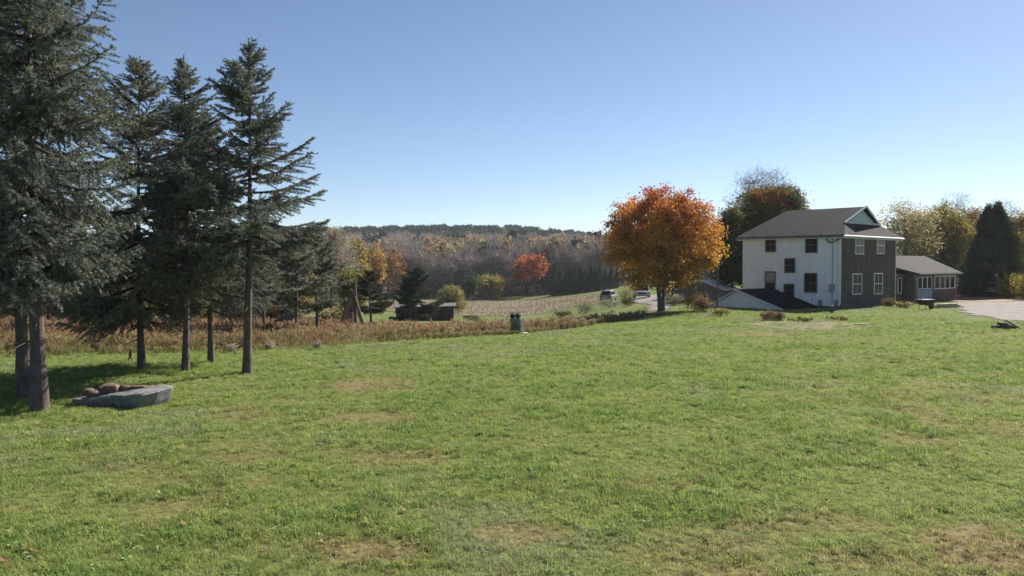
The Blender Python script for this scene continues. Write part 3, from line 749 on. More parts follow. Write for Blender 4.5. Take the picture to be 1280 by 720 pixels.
# wood at the back of the meadow, behind the spruces
WG = 'mixed trees at the back of the meadow'
specs = [(-40, 84, 262, 90, DG + OL, 'dark olive tree at the picture edge behind the meadow'), (25, 88, 285, 80, OL + BR, 'olive brown tree behind the thickest spruce trunks'),
         (95, 80, 300, 70, BR + OL, 'rust brown tree at the back of the meadow beyond the boulder'), (150, 92, 280, 84, OL, 'olive tree at the back of the meadow behind the sunlit pine trunk'),
         (205, 84, 300, 66, DG + OL, 'dark tree at the back of the meadow between slim spruce trunks'), (255, 90, 285, 80, YE + OL, 'yellowish tree behind the shorter set back spruce'),
         (318, 86, 295, 70, OL + DG, 'dark olive tree directly behind the outermost spruce trunk'), (366, 92, 290, 64, OL + YE, 'yellow olive tree behind the bare trunked pale pine'),
         (414, 120, 281, 62, [(.28, .24, .19), (.34, .29, .2)], 'pale fawn tree top rising beyond the pale pines')]
for k, (px, y, tp, w, cs, lb) in enumerate(specs):
    bl(px, y, tp, w, lb, 80 + k, cs, .06, nc=150, per=55, ls=.25, cr_=.8, group=WG)
for k, (px, y, tp, w, cs, lb) in enumerate([(20, 70, 362, 60, OL + BR, 'low olive brown thicket shrub behind the thickest trunks'), (90, 72, 368, 64, DG + BR, 'dark thicket shrub beyond the flat boulder'), (165, 72, 372, 60, OL + DG, 'green thicket shrub behind the slim spruces'),
                                            (235, 73, 372, 56, YE + OL, 'yellowish thicket shrub between slim trunks'), (300, 72, 366, 60, DG, 'dark green thicket shrub beside the outermost spruce trunk'), (350, 74, 375, 50, BR + OL, 'rusty thicket shrub under the pale pines'), (420, 70, 388, 40, PY + OL, 'pale straw coloured bush left of the log tripod')]):
    bl(px, y, tp, w, lb, 95 + k, cs, .01, name='shrub', cat='shrub', nc=70, per=50, ls=.18, cr_=.5, rt=.05, group='thicket shrubs at the back of the meadow')

# green yellow trees by the tripod, autumn trees at the foot of the hill
bl(441, 66, 330, 30, 'slender yellow green tree just behind the log tripod', 111, [(.16, .17, .04), (.10, .12, .03), (.24, .22, .05)], .1, nc=70, per=45, ls=.2, cr_=.5, rt=.08)
bl(447, 170, 300, 26, 'bright yellow tree at the foot of the hill left of its twin', 112, YE, .25, nc=80, per=36, ls=.42, cr_=1.0)
bl(466, 185, 306, 26, 'golden yellow tree at the foot of the hill above the lopsided pine', 113, YE + OR, .25, nc=80, per=36, ls=.42, cr_=1.0)
bl(489, 200, 309, 32, 'orange brown thin tree at the foot of the hill right of the golden one', 114, BR + OR, .2, nc=80, per=22, ls=.42, cr_=1.0)
bl(527, 225, 318, 14, 'small orange tree in the grey woods above the lone pine', 115, OR, .3, nc=50, per=34, ls=.45, cr_=.9)
bl(666, 205, 315, 40, 'red maple standing in front of the grey hillside', 116, RD + OR[:1], .38, name='maple_tree', cat='maple tree', nc=95, per=30, ls=.40, cr_=.8)
bl(652, 212, 322, 20, 'dull orange tree touching the red maple', 117, OR + RD, .3, nc=60, per=30, ls=.42, cr_=1.0)
bl(737, 235, 308, 24, 'crimson tree behind the row of dark firs', 118, RD, .3, nc=90, per=34, ls=.45, cr_=1.0)
bl(724, 245, 316, 22, 'russet tree touching the crimson one behind the firs', 119, OR + BR, .3, nc=70, per=30, ls=.45, cr_=1.0)
bl(565, 132, 358, 34, 'rounded yellow green willow bush behind the low shed', 120, [(.28, .26, .09), (.23, .22, .08)], .03, name='willow_bush', cat='bush', nc=110, per=50, ls=.22, cr_=.6, rt=.08)
bl(612, 200, 342, 40, 'wide yellow green willow at the foot of the grey hill', 121, [(.30, .26, .08), (.24, .22, .07)], .1, name='willow_tree', cat='willow', nc=120, per=40, ls=.36, cr_=.9)
bl(588, 190, 340, 18, 'dark evergreen bush between the two yellow willows', 122, DG, .05, nc=70, per=40, ls=.32, cr_=.7)
bl(640, 208, 352, 24, 'brown bare bush left of the red maple', 123, BR + GB, .1, nc=70, per=24, ls=.36, cr_=.9, bare=True)

# firs in a row at the foot of the hill: one built, the others copies
fg = 'dark firs in a row at the foot of the hill'
p = at(692, 196); f0 = place_tree('fir_tree', spruce(np.random.RandomState(131), 7.6, 1.9, .3, .12, (.05, .075, .06), dens=.34, ndl=(.3, .09), sp=.6, gap=.05, nn=3, dead=0), 'small dark fir at the open end of the fir row', 'fir tree', p, fg, M_BARK, M_NEEDLE)
rng = np.random.RandomState(8)
for k, (px, y, tp) in enumerate([(699, 199, 341), (706, 195, 343), (713, 201, 337), (719, 196, 339), (726, 200, 335), (732, 196, 338), (738, 201, 333), (744, 197, 336), (750, 200, 334), (757, 196, 337), (764, 200, 335), (771, 198, 338)]):
    q = at(px, y); h = CAMZ + (330 - tp) / 1000 * y - q.z
    dup(f0, q, rng.uniform(0, 6), 'dark fir crowded among its neighbours in the row below the hill', (h / 7.6 * rng.uniform(.95, 1.2),) * 2 + (h / 7.6,))

# bare trees one can still tell apart along the foot of the hill: three built, the rest copies
bg = 'bare trees along the foot of the hill'
bt = []
for k in range(3):
    q = at([500, 548, 590][k], 212 + 3 * k)
    bt.append(place_tree('bare_tree', broadleaf(np.random.RandomState(141 + k), 11, 2.8, 2.2, .14, GB + [(.22, .17, .14)], nc=70, per=26, ls=1.5, cr_=1.2, bare=True, thick=1.8),
              'bare grey brown tree at the foot of the wooded hill', 'tree', q, bg, leafm=M_TWIG))
rng = np.random.RandomState(9)
for k in range(44):
    px = 440 + k * 7.4 + rng.uniform(-3, 3); y = rng.uniform(208, 236)
    dup(bt[k % 3], at(px, y), rng.uniform(0, 6), scale=rng.uniform(.75, 1.25))

# the wooded hillside itself reads as one mass
rng = np.random.RandomState(10)
def far_tree(seed, cols, bare=False, H=12, conifer=False):
    r = np.random.RandomState(seed)
    if conifer: tb, cr = broadleaf(r, H, 2.9, 2.0, .16, [cols], nc=46, per=24, ls=.8, cr_=1.2, limbs=5)
    else: tb, cr = broadleaf(r, H, 3.4, 2.5, .16, cols, nc=42, per=26, ls=1.6 if bare else .75, cr_=1.5, bare=bare, thick=3 if bare else 1.5, limbs=5)
    for k in (3, 4):
        for F, c in zip(tb.f[k], tb.c[k]): cr.f[k].append(F + cr.n); cr.c[k].append(c * np.array((.13, .115, .105)))
    cr.v += tb.v; cr.n += tb.n
    return cr.build('far_tree', M_TWIG if bare or conifer else M_LEAF)
src = [far_tree(201, GB, True), far_tree(202, [(.40, .355, .335), (.33, .30, .285)], True), far_tree(203, [(.36, .31, .25), (.40, .34, .24)], True),
       far_tree(204, [(.26, .21, .12), (.30, .25, .15)]), far_tree(205, OR), far_tree(206, RD), far_tree(207, [(.2, .19, .09), (.26, .23, .1)]),
       far_tree(208, (.085, .115, .08), conifer=True, H=14), far_tree(209, (.10, .125, .085), conifer=True, H=13)]
N = 9000
yy = np.sqrt(rng.uniform(225**2, 780**2, N)); aa = rng.uniform(-.42, .42, N); xx = aa * yy
r = rng.rand(N); cl = vnoise(xx, yy, 40, 61)
con = np.clip((yy - 490) / 110, 0, .92) * (cl > .3) + .03
idx = np.where(r < con, 7 + rng.randint(0, 2, N), 0)
q = (r >= con); r2 = rng.rand(N); band = vnoise(xx, yy, 26, 63)
dec = np.where(r2 < .54, rng.randint(0, 3, N), np.where(r2 < .72, 3, np.where(r2 < .88, 6, np.where(r2 < .955, 4, 5))))
dec = np.where((band < .45) & (dec > 3), 0, dec)
idx = np.where(q, dec, idx)
keep = rng.rand(N) < .62
xx, yy, idx = xx[keep], yy[keep], idx[keep]; n = len(xx)
scatter('hill_forest', np.stack([xx, yy, gz(xx, yy)], -1), np.stack([np.zeros(n), np.zeros(n), rng.uniform(0, 6.28, n)], -1), rng.uniform(.75, 1.3, n) * np.where(idx > 6, 1.2, 1), idx, src, {},
        label='wooded hillside of bare grey trees with dark pines along the crest', cat='forest')

# ------------------------------------------------------------------ the white farmhouse
def loc2w(u, v): return HC + u * U_ + v * V_
def wall_pt(px, py, face):            # pixel -> (along, z) on the white wall (v = 0) or on the brown wall (u = 0)
    uu = (360 - py) / 1000; a = (px - 640) / 1000
    d = np.array([a, math.cos(PITCH) + uu * math.sin(PITCH), -math.sin(PITCH) + uu * math.cos(PITCH)])
    nrm = -V_ if face == 'w' else -U_
    t = (HC @ nrm) / (d[:2] @ nrm); P = d * t
    return ((P[:2] - HC) @ (U_ if face == 'w' else V_), P[2] + CAMZ)
LU, LV, ZB, ZE, ZR = 7.94, 9.63, -.35, 5.5, 7.6
house = thing('farmhouse', 'two storey farmhouse with a white side wall, a brown shingled end and a grey roof', 'house', (HC[0], HC[1], 0), math.atan2(V_[1], V_[0]))
# house axes: local x = V (along brown wall), local y = U (along white wall)
def wallbox(b, x0, x1, y0, y1, z0, z1, col=None): b.box(((x0 + x1) / 2, (y0 + y1) / 2, (z0 + z1) / 2), (abs(x1 - x0), abs(y1 - y0), z1 - z0), col=col)
b = MB(); wallbox(b, 0, .2, .2, LU, ZB, ZE); wallbox(b, LV - .2, LV, .2, LU, ZB, ZE); wallbox(b, .2, LV - .2, LU - .2, LU, ZB, ZE); b.build('white_wall', M_SIDING, house)
b = MB(); wallbox(b, 0, LV, 0, .2, ZB, ZE); b.build('brown_wall', M_SHINGLE, house)
for q in ((-.05, .012, -.05, .16), (LV - .03, LV + .03, -.03, .14), (-.03, .03, LU - .12, LU + .03)): b = MB(); wallbox(b, *q, ZB, ZE - .02); b.build('corner_board', M_WHITE, house)
ov = .42; k = (ZR - ZE) / (LV / 2); ze = ZE - ov * k
def prism(name, polys, th, mat, parent, smooth=False):
    b = MB()
    for P in polys:
        P = np.array(P, float); n = len(P); Q = P - [0, 0, th]
        V = np.vstack([P, Q])
        if n == 4: b.add(V, [(0, 1, 2, 3), (7, 6, 5, 4)])
        elif n == 3: b.add(V, [(0, 1, 2), (5, 4, 3)])
        else:
            b.add(V, [(0, i, i + 1) for i in range(1, n - 1)] + [(n, n + i + 1, n + i) for i in range(1, n - 1)])
        b.add(V, [(i, n + i, n + (i + 1) % n, (i + 1) % n) for i in range(n)])
    return b.build(name, mat, parent)
gs_, gw = .55, 1.75; zg = ZE + gw * k; mid = LV / 2; hi = 1.1
front = [(-ov, -ov, ze), (gw, gs_, zg), (mid, gs_ - .25, ZR), (mid, LU - hi, ZR), (-ov, LU + ov, ze)]
back = [(LV + ov, -ov, ze), (LV + ov, LU + ov, ze), (mid, LU - hi, ZR), (mid, gs_ - .25, ZR), (LV - gw, gs_, zg)]
prism('roof', [front[::-1], back[::-1], [(-ov, LU + ov, ze), (mid, LU - hi, ZR), (LV + ov, LU + ov, ze)][::-1]], .14, M_ROOF, house)
prism('skirt_roof', [[(-ov + .02, -ov - .02, ze - .01), (LV + ov - .02, -ov - .02, ze - .01), (LV - gw, gs_, zg - .01), (gw, gs_, zg - .01)]], .12, M_ROOFG, house)
b = MB(); gy = gs_ + .12
b.add([(gw + .1, gy, zg - .1), (LV - gw - .1, gy, zg - .1), (mid, gy, ZR - .1)], [(0, 1, 2)], (.72, .86, .80)); b.build('gable', mat_plain('gable_paint', (.62, .66, .64), .6, .1, 4, tint=True), house)
b = MB()
for sx in (-1, 1):
    P0 = np.array((mid + sx * (mid - gw), gs_ - .02, zg + .02)); P1 = np.array((mid, gs_ - .27, ZR + .02)); b.tube([P0, P1], .09, 4)
b.tube([(gw, gs_ - .02, zg + .05), (LV - gw, gs_ - .02, zg + .05)], .07, 4); b.build('gable_trim', M_WHITE, house)
b = MB(); b.tube([(-ov - .04, -ov - .05, ze - .1), (LV + ov + .04, -ov - .05, ze - .1)], .065, 8); b.build('gutter', M_WHITE, house)
b = MB(); b.tube([(-ov - .05, -ov, ze - .1), (-ov - .05, LU + ov, ze - .1)], .045, 6); b.build('gutter', M_METAL, house)
b = MB(); wallbox(b, -ov + .05, LV + ov - .05, -ov + .02, 0, ze - .24, ze - .19); wallbox(b, -ov + .02, 0, 0, LU + ov - .02, ze - .24, ze - .19); b.build('soffit', M_WHITE, house)
b = MB(); wallbox(b, -.06, LV + .04, -.07, 0, ZB, .22); wallbox(b, -.07, -.0, 0, LU, ZB, .12); b.build('foundation', mat_plain('concrete', (.11, .105, .10), .9, .3, 2), house)
def window(parent, face, s0, s1, z0, z1, fmat, fw=.075, split=True, proud=.05, blind=False):
    f = MB(); P = MB(); sh = MB()
    def bx(m, a0, a1, c0, c1, d0, d1):
        if face == 'w': wallbox(m, -d1, -d0, a0, a1, c0, c1)
        else: wallbox(m, a0, a1, -d1, -d0, c0, c1)
    bx(f, s0 - fw, s0, z0 - fw, z1 + fw, 0, proud); bx(f, s1, s1 + fw, z0 - fw, z1 + fw, 0, proud); bx(f, s0, s1, z1, z1 + fw * 1.2, 0, proud); bx(f, s0, s1, z0 - fw, z0, 0, proud + .03)
    w = f.build('window', fmat, parent)
    bx(P, s0, s1, z0, z1, .004, .018); P.build('pane', M_GLASS, w)
    zm = (z0 + z1) / 2; sm = (s0 + s1) / 2
    bx(sh, s0, s1, zm - .025, zm + .025, .018, .04); bx(sh, sm - .012, sm + .012, zm + .025, z1, .018, .03); bx(sh, sm - .012, sm + .012, z0, zm - .025, .018, .03); sh.build('sash', fmat, w)
    if face == 'w' and blind: q = MB(); bx(q, s0 + .03, s1 - .03, zm - .15, z1 - .02, .0185, .026); q.build('blind', M_BLIND, w)
    return w
M_BLIND = mat_plain('window_blind', (.30, .30, .29), .8, .08, 3)
def pxwin(face, px, py, w, h, mat, **kk):
    a, z = wall_pt(px, py, face); a0, _ = wall_pt(px - w / 2, py, face); a1, _ = wall_pt(px + w / 2, py, face)
    _, z0 = wall_pt(px, py + h / 2, face); _, z1 = wall_pt(px, py - h / 2, face)
    return window(house, face, min(a0, a1) + .06, max(a0, a1) - .06, z0 + .06, z1 - .06, mat, **kk)
M_OLIVE = mat_plain('olive_window_frame', (.13, .125, .105), .6, .2, 6)
for q in ((963.5, 306, 13, 18), (1014.5, 306, 15, 20), (987.5, 332, 13, 18), (963, 350.5, 13, 22), (1013.5, 353.5, 16, 24), (986.5, 363.5, 13, 17)): pxwin('w', *q, M_OLIVE, blind=q[:2] == (963, 350.5))
for q in ((1074, 307, 10.5, 22), (1100.5, 307, 9.5, 21), (1071, 355, 11.5, 26), (1097.5, 354.5, 10.5, 26)): pxwin('b', *q, M_WHITE, fw=.065)
# service mast and meter on the white wall near the corner
b = MB(); a, _ = wall_pt(1041, 330, 'w'); b.tube([(-.06, a, .1), (-.06, a, 5.0)], .03, 6); b.tube([(-.06, a, 5.0), (-.25, a, 5.15), (-.3, a, 5.05)], .04, 6); b.build('conduit', M_METAL, house)
b = MB(); wallbox(b, -.2, 0, a - .17, a + .17, 1.15, 1.75); b.build('electric_meter', M_METAL, house)
for q0, q1, q2 in ((a + .75, a + 1.05, .55), (a - .45, a - .2, .6)): b = MB(); wallbox(b, -.12, 0, q0, q1, .13, q2); b.build('utility_box', M_METAL, house)
b = MB()
for q in range(3):
    s = np.linspace(0, 1, 8); b.tube(np.stack([-.12 - .3 * np.sin(s * 3.14), a + .5 - s * (.9 + .2 * q), 5.05 - .35 * np.sin(s * 3.14) + .05 * q], -1), .018, 5)
b.build('cable', M_BLACK, house)
for px in (973, 990, 1005): b = MB(); a_, _ = wall_pt(px + 10, 375, 'w'); b.tube([(-.03, a_, .13), (-.03, a_, 1.0)], .02, 4); b.build('pipe', M_METAL, house)

# low gabled cellar wing against the white wall
wing = thing('cellar_wing', 'low white gabled wing with a dark roof built against the white house wall', 'outbuilding', (HC[0], HC[1], 0), math.atan2(V_[1], V_[0]))
W0, W1, WX, WH, WE = 1.9, 7.6, -5.0, 1.30, .10
wm = (W0 + W1) / 2 + .6
b = MB(); wallbox(b, WX, WX + .12, W0, W1, -.6, WE); wallbox(b, WX + .12, -.02, W0, W0 + .12, -.6, WE); wallbox(b, WX + .12, -.02, W1 - .12, W1, -.6, WE)
b.add([(WX, W0, WE), (WX, W1, WE), (WX, wm, WH)], [(0, 1, 2)]); b.build('wall', M_SIDING, wing)
sA = (WH - WE) / (wm - W0); sB = (WH - WE) / (W1 - wm)
prism('roof', [[(WX - .15, W0 - .3, WE - .3 * sA + .05), (WX - .15, wm, WH + .05), (-.08, wm, WH + .05), (-.08, W0 - .3, WE - .3 * sA + .05)], [(WX - .15, wm, WH + .05), (WX - .15, W1 + .2, WE - .2 * sB + .05), (-.08, W1 + .2, WE - .2 * sB + .05), (-.08, wm, WH + .05)]], .1, M_ROOF, wing)
b = MB(); b.tube([(WX - .17, W0 - .3, WE - .3 * sA), (WX - .17, wm, WH)], .05, 4); b.tube([(WX - .17, wm, WH), (WX - .17, W1 + .2, WE - .2 * sB)], .05, 4); b.build('verge_board', M_WHITE, wing)

# brown annex: link and porch
annex = thing('porch_annex', 'low brown annex with a row of white porch windows and a pale grey roof', 'annex', (HC[0], HC[1], 0), math.atan2(V_[1], V_[0]))
X0, X1, X2 = LV + .02, LV + 4.2, LV + 13.6
b = MB(); wallbox(b, X0, X1, 1.0, 1.2, ZB, 2.35); wallbox(b, X0, X1, 5.0, 5.2, ZB, 3.5); b.build('link_wall', M_SHINGLE, annex)
b = MB(); wallbox(b, X1, X2, .1, .28, ZB, 2.55); wallbox(b, X1, X1 + .18, .28, 5.6, ZB, 2.55); wallbox(b, X2 - .18, X2, .28, 5.6, ZB, 2.55); wallbox(b, X1, X2, 5.6, 5.8, ZB, 2.55)
b.add([(X1, .1, 2.55), (X1, 5.8, 2.55), (X1, 2.95, 3.75)], [(0, 1, 2)]); b.add([(X2, .1, 2.55), (X2, 5.8, 2.55), (X2, 2.95, 3.75)], [(0, 2, 1)]); b.build('porch_wall', M_SHINGLE, annex)
prism('link_roof', [[(X0, .5, 2.36), (X1 + .1, .5, 2.36), (X1 + .1, 3.4, 3.45), (X0, 3.4, 3.45)]], .12, M_ROOFG, annex)
prism('porch_roof', [[(X1 - .3, -.35, 2.42), (X2 + .4, -.35, 2.42), (X2 + .4, 2.95, 3.95), (X0, 2.95, 3.95), (X0, 1.7, 3.37)], [(X2 + .4, 2.95, 3.95), (X2 + .4, 6.2, 2.42), (X0, 6.2, 2.42), (X0, 2.95, 3.95)]], .13, M_ROOFG, annex)
b = MB(); b.tube([(X1 - .3, -.39, 2.34), (X2 + .4, -.39, 2.34)], .06, 6); b.tube([(X0, .45, 2.28), (X1 + .1, .45, 2.28)], .05, 6); b.build('gutter', M_DARKTRIM, annex)
for xx, r_ in ((X2 + .05, .07), (X1 - .08, .09)): b = MB(); b.tube([(xx, .02, ZB), (xx, .02, 2.4)], r_, 6); b.build('corner_post', M_WOOD, annex)
b = MB(); wallbox(b, X1 + .5, X1 + 3.7, .04, .1, .15, .98); b.build('porch_panel', mat_plain('grey_blue_board', (.28, .29, .33), .7, .25, 2), annex)
def awin(x0, x1, z0, z1, yoff, n=1, fw=.07):
    f = MB()
    wallbox(f, x0 - fw, x0, yoff - .06, yoff, z0 - fw, z1 + fw); wallbox(f, x1, x1 + fw, yoff - .06, yoff, z0 - fw, z1 + fw); wallbox(f, x0, x1, yoff - .06, yoff, z1, z1 + fw); wallbox(f, x0, x1, yoff - .09, yoff, z0 - fw, z0)
    for i in range(1, n): xx = x0 + (x1 - x0) * i / n; wallbox(f, xx - fw / 2, xx + fw / 2, yoff - .06, yoff, z0, z1)
    w = f.build('window', M_WHITE, annex); P = MB(); wallbox(P, x0, x1, yoff - .02, yoff - .004, z0, z1); P.build('pane', M_GLASS, w)
awin(X0 + 1.3, X0 + 1.95, .75, 2.0, 1.0); awin(X0 + 3.0, X0 + 3.6, .75, 2.0, 1.0)
for i in range(4): awin(X1 + 4.35 + i * 1.22, X1 + 5.45 + i * 1.22, 1.05, 2.1, .1)
for i in range(3): awin(X1 + .6 + i * 1.05, X1 + 1.5 + i * 1.05, 1.1, 2.05, .1, fw=.05)
b = MB(); wallbox(b, X0 + .15, X0 + .95, .93, 1.0, -.1, 2.05); d = b.build('door', M_WHITE, annex)
b = MB(); b.tube([(X0 + .82, .88, .95), (X0 + .82, .93, .95)], .035, 8); b.build('handle', M_METAL, d)

# pale outbuilding behind the wing, seen past the maple
q = at(884, 78); ob = thing('outbuilding', 'low grey outbuilding with a bright pale roof partly hidden behind the maple', 'outbuilding', q, R(-28))
b = MB(); b.box((0, 0, .1), (4.2, 5, 1.8)); b.add([(-2.1, -2.5, 1.0), (2.1, -2.5, 1.0), (0, -2.5, 1.72)], [(0, 1, 2)]); b.build('wall', M_WOOD, ob)
prism('roof', [[(-2.4, -2.8, .97), (0, -2.8, 1.84), (0, 2.8, 1.84), (-2.4, 2.8, .97)][::-1], [(0, -2.8, 1.84), (2.4, -2.8, .97), (2.4, 2.8, .97), (0, 2.8, 1.84)][::-1]], .08, mat_plain('pale_metal_roof', (.62, .58, .55), .5, .1, 3), ob)

# ------------------------------------------------------------------ shed in the field
p = at(531, 100); shed = thing('field_shed', 'low open fronted shed with dark boards and a flat grey roof in the field', 'shed', p, R(4))
b = MB(); wallbox(b, -3.6, 3.6, 2.7, 2.85, -.2, 1.75); wallbox(b, -3.6, -3.48, 0, 2.7, -.2, 1.7); wallbox(b, 3.48, 3.6, 0, 2.7, -.2, 1.9); wallbox(b, -3.48, -1.0, 0, .1, -.2, 1.7); wallbox(b, 1.4, 3.48, 0, .1, -.2, 1.75); b.build('wall', mat_plain('dark_barn_board', (.05, .045, .042), .85, .35, 4), shed)
prism('roof', [[(-3.9, -.35, 1.72), (3.9, -.35, 1.86), (3.9, 3.1, 2.1), (-3.9, 3.1, 1.96)]], .1, mat_plain('weathered_sheet_roof', (.10, .095, .095), .6, .25, 2), shed)
for xx in (-1.0, .35, 1.4):
    b = MB(); wallbox(b, xx - .07, xx + .07, -.05, .09, -.2, 1.75); b.build('post', M_WOOD, shed)

# ------------------------------------------------------------------ flat boulder and the stones on it
def rock(rng, size, n=14, m=9, rough=.16):
    th = np.linspace(0, 2 * math.pi, n, endpoint=False); ph = np.linspace(0, math.pi, m)
    b = MB(); d = np.stack([np.outer(np.sin(ph), np.cos(th)), np.outer(np.sin(ph), np.sin(th)), np.outer(np.cos(ph), np.ones(n))], -1)
    k = rng.normal(0, 1, (5, 3)); w = 1 + rough * sum(np.sin((d @ q) * 2.2 + i) for i, q in enumerate(k)) / 2
    P = np.sign(d) * np.abs(d) ** .72 * w[..., None] * np.array(size) / 2
    i = np.arange(m - 1)[:, None] * n; j = np.arange(n)[None]; j2 = (j + 1) % n
    b.add(P.reshape(-1, 3), np.stack([i + j, i + n + j, i + n + j2, i + j2], -1).reshape(-1, 4)); return b
p = gpt(152, 506); bz = p.z
OUT = np.array([(-1.05, -.12), (-.95, -.3), (-.72, -.42), (-.5, -.34), (-.1, -.28), (.3, -.42), (.72, -.52), (.92, -.2), (1.08, .2), (.98, .5), (.6, .62), (.15, .6), (-.4, .42), (-.85, .22)])
rng = np.random.RandomState(15); b = MB()
topz = lambda x, y: .28 + .10 * x + .05 * y
rings = []
for sc_, dz, f in ((.86, 0, 0), (.93, .0, .4), (1.0, 0, .9), (.985, 0, 1.0)):
    P = np.c_[OUT * sc_ + rng.normal(0, .014, OUT.shape), np.zeros(len(OUT))]
    P[:, 2] = -.06 + f * (topz(P[:, 0], P[:, 1]) + .06) + rng.normal(0, .012, len(OUT)); rings.append(P)
for sc_ in (.72, .4, .12):
    P = np.c_[OUT * sc_, np.zeros(len(OUT))]; P[:, 2] = topz(P[:, 0], P[:, 1]) + .02 + rng.normal(0, .012, len(OUT)); rings.append(P)
n = len(OUT); V = np.vstack(rings); F = [(r_ * n + j, r_ * n + (j + 1) % n, (r_ + 1) * n + (j + 1) % n, (r_ + 1) * n + j) for r_ in range(len(rings) - 1) for j in range(n)]
b.add(V, F); c0 = (len(rings) - 1) * n; b.add(rings[-1], [(0, j, j + 1) for j in range(1, n - 1)])
slab = b.build('boulder', M_STONE, loc=(p.x, p.y, bz)); tag(slab, 'large flat grey boulder slab lying on the lawn under the spruces', 'boulder')
for (dx, dy, sz, lb, rz) in [(-.74, .0, (.30, .24, .17), 'small reddish stone at the low end of the flat boulder', .3), (-.30, .06, (.50, .36, .23), 'largest brown stone on the flat boulder', .2), (-.52, -.18, (.24, .2, .14), 'dark stone in front of the largest brown stone', .9),
                             (.0, .16, (.26, .22, .15), 'round tan stone in the middle of the flat boulder', .5), (.26, .2, (.40, .2, .11), 'thin flat brown stone lying toward the high end of the boulder', .1)]:
    o = rock(rng, sz).build('stone', M_REDSTONE, loc=(p.x + dx, p.y + dy, bz + topz(dx, dy) + sz[2] * .42)); o.rotation_euler = (0, 0, rz)
    tag(o, lb, 'stone', 'stones on the flat boulder')

# ------------------------------------------------------------------ log tripod with a tall post
p = gpt(441, 414); tri = thing('log_tripod', 'tripod of dark weathered logs with a tall post in the dry grass', 'log tripod', p)
sc_ = p.y / 1000
for k, (dx, dy, tx_, h) in enumerate([(-20, .4, -1, 52), (-13, -.3, 2, 50), (18, -.3, 1, 50), (13, .5, -2, 52), (-3, .8, 1, 50)]):
    b = MB(); b.tube([(dx * sc_, dy, -.1), (tx_ * sc_, dy * .05, h * sc_)], [.09, .06], 7); b.build('log', M_WOOD, tri, smooth=True)
b = MB(); b.tube([(3 * sc_, 0, -.1), (4 * sc_, .03, 36 * sc_), (3 * sc_, 0, 66 * sc_)], [.1, .09, .07], 7); b.build('post', M_WOOD, tri, smooth=True)
b = MB(); b.box((-3 * sc_, -.25, .5), (.42, .1, 1.15)); b.build('board', M_WOOD, tri)
b = MB(); b.box((8 * sc_, -.3, .42), (.3, .08, .09)); b.build('pale_rail', M_PALEWOOD, tri)

# ------------------------------------------------------------------ garden sculpture on the lawn edge
p = gpt(644, 418); st = thing('garden_sculpture', 'waist high grey sculpture with two round dark heads at the lawn edge', 'sculpture', p, R(8))
b = MB(); b.hexa([(-.24, -.16, 0), (.24, -.16, 0), (.24, .16, 0), (-.24, .16, 0), (-.2, -.13, .62), (.2, -.13, .62), (.2, .13, .62), (-.2, .13, .62)]); b.hexa([(-.27, -.17, .62), (.27, -.17, .62), (.27, .17, .62), (-.27, .17, .62), (-.22, -.12, .8), (.22, -.12, .8), (.22, .12, .8), (-.22, .12, .8)]); b.build('body', mat_plain('grey_green_stone', (.17, .185, .17), .85, .4, 6, .4, 20), st)
b = MB(); b.hexa([(-.17, -.19, .08), (.17, -.19, .08), (.17, -.155, .08), (-.17, -.155, .08), (-.14, -.165, .56), (.14, -.165, .56), (.14, -.13, .56), (-.14, -.13, .56)]); b.build('front_panel', M_DARKTRIM, st)
for sx in (-.13, .13):
    b = MB(); pr = [(math.sin(t) * .11 + .002, .93 - math.cos(t) * .13) for t in np.linspace(0, math.pi, 9)]; b.lathe([(.04, .78)] + pr[1:], 12, (sx, 0, 0)); h_ = b.build('head', M_BLACK, st, smooth=True)
    b = MB(); t = np.linspace(0, 6.283, 17); b.tube(np.stack([sx + .14 * np.cos(t), 0 * t, .95 + .16 * np.sin(t)], -1), .018, 6, cap=False); b.build('ring', M_METAL, h_)
b = MB(); b.box((.36, .0, .42), (.09, .09, .84)); b.box((.45, 0, .04), (.4, .25, .08)); b.build('pale_post', M_WHITE, st)

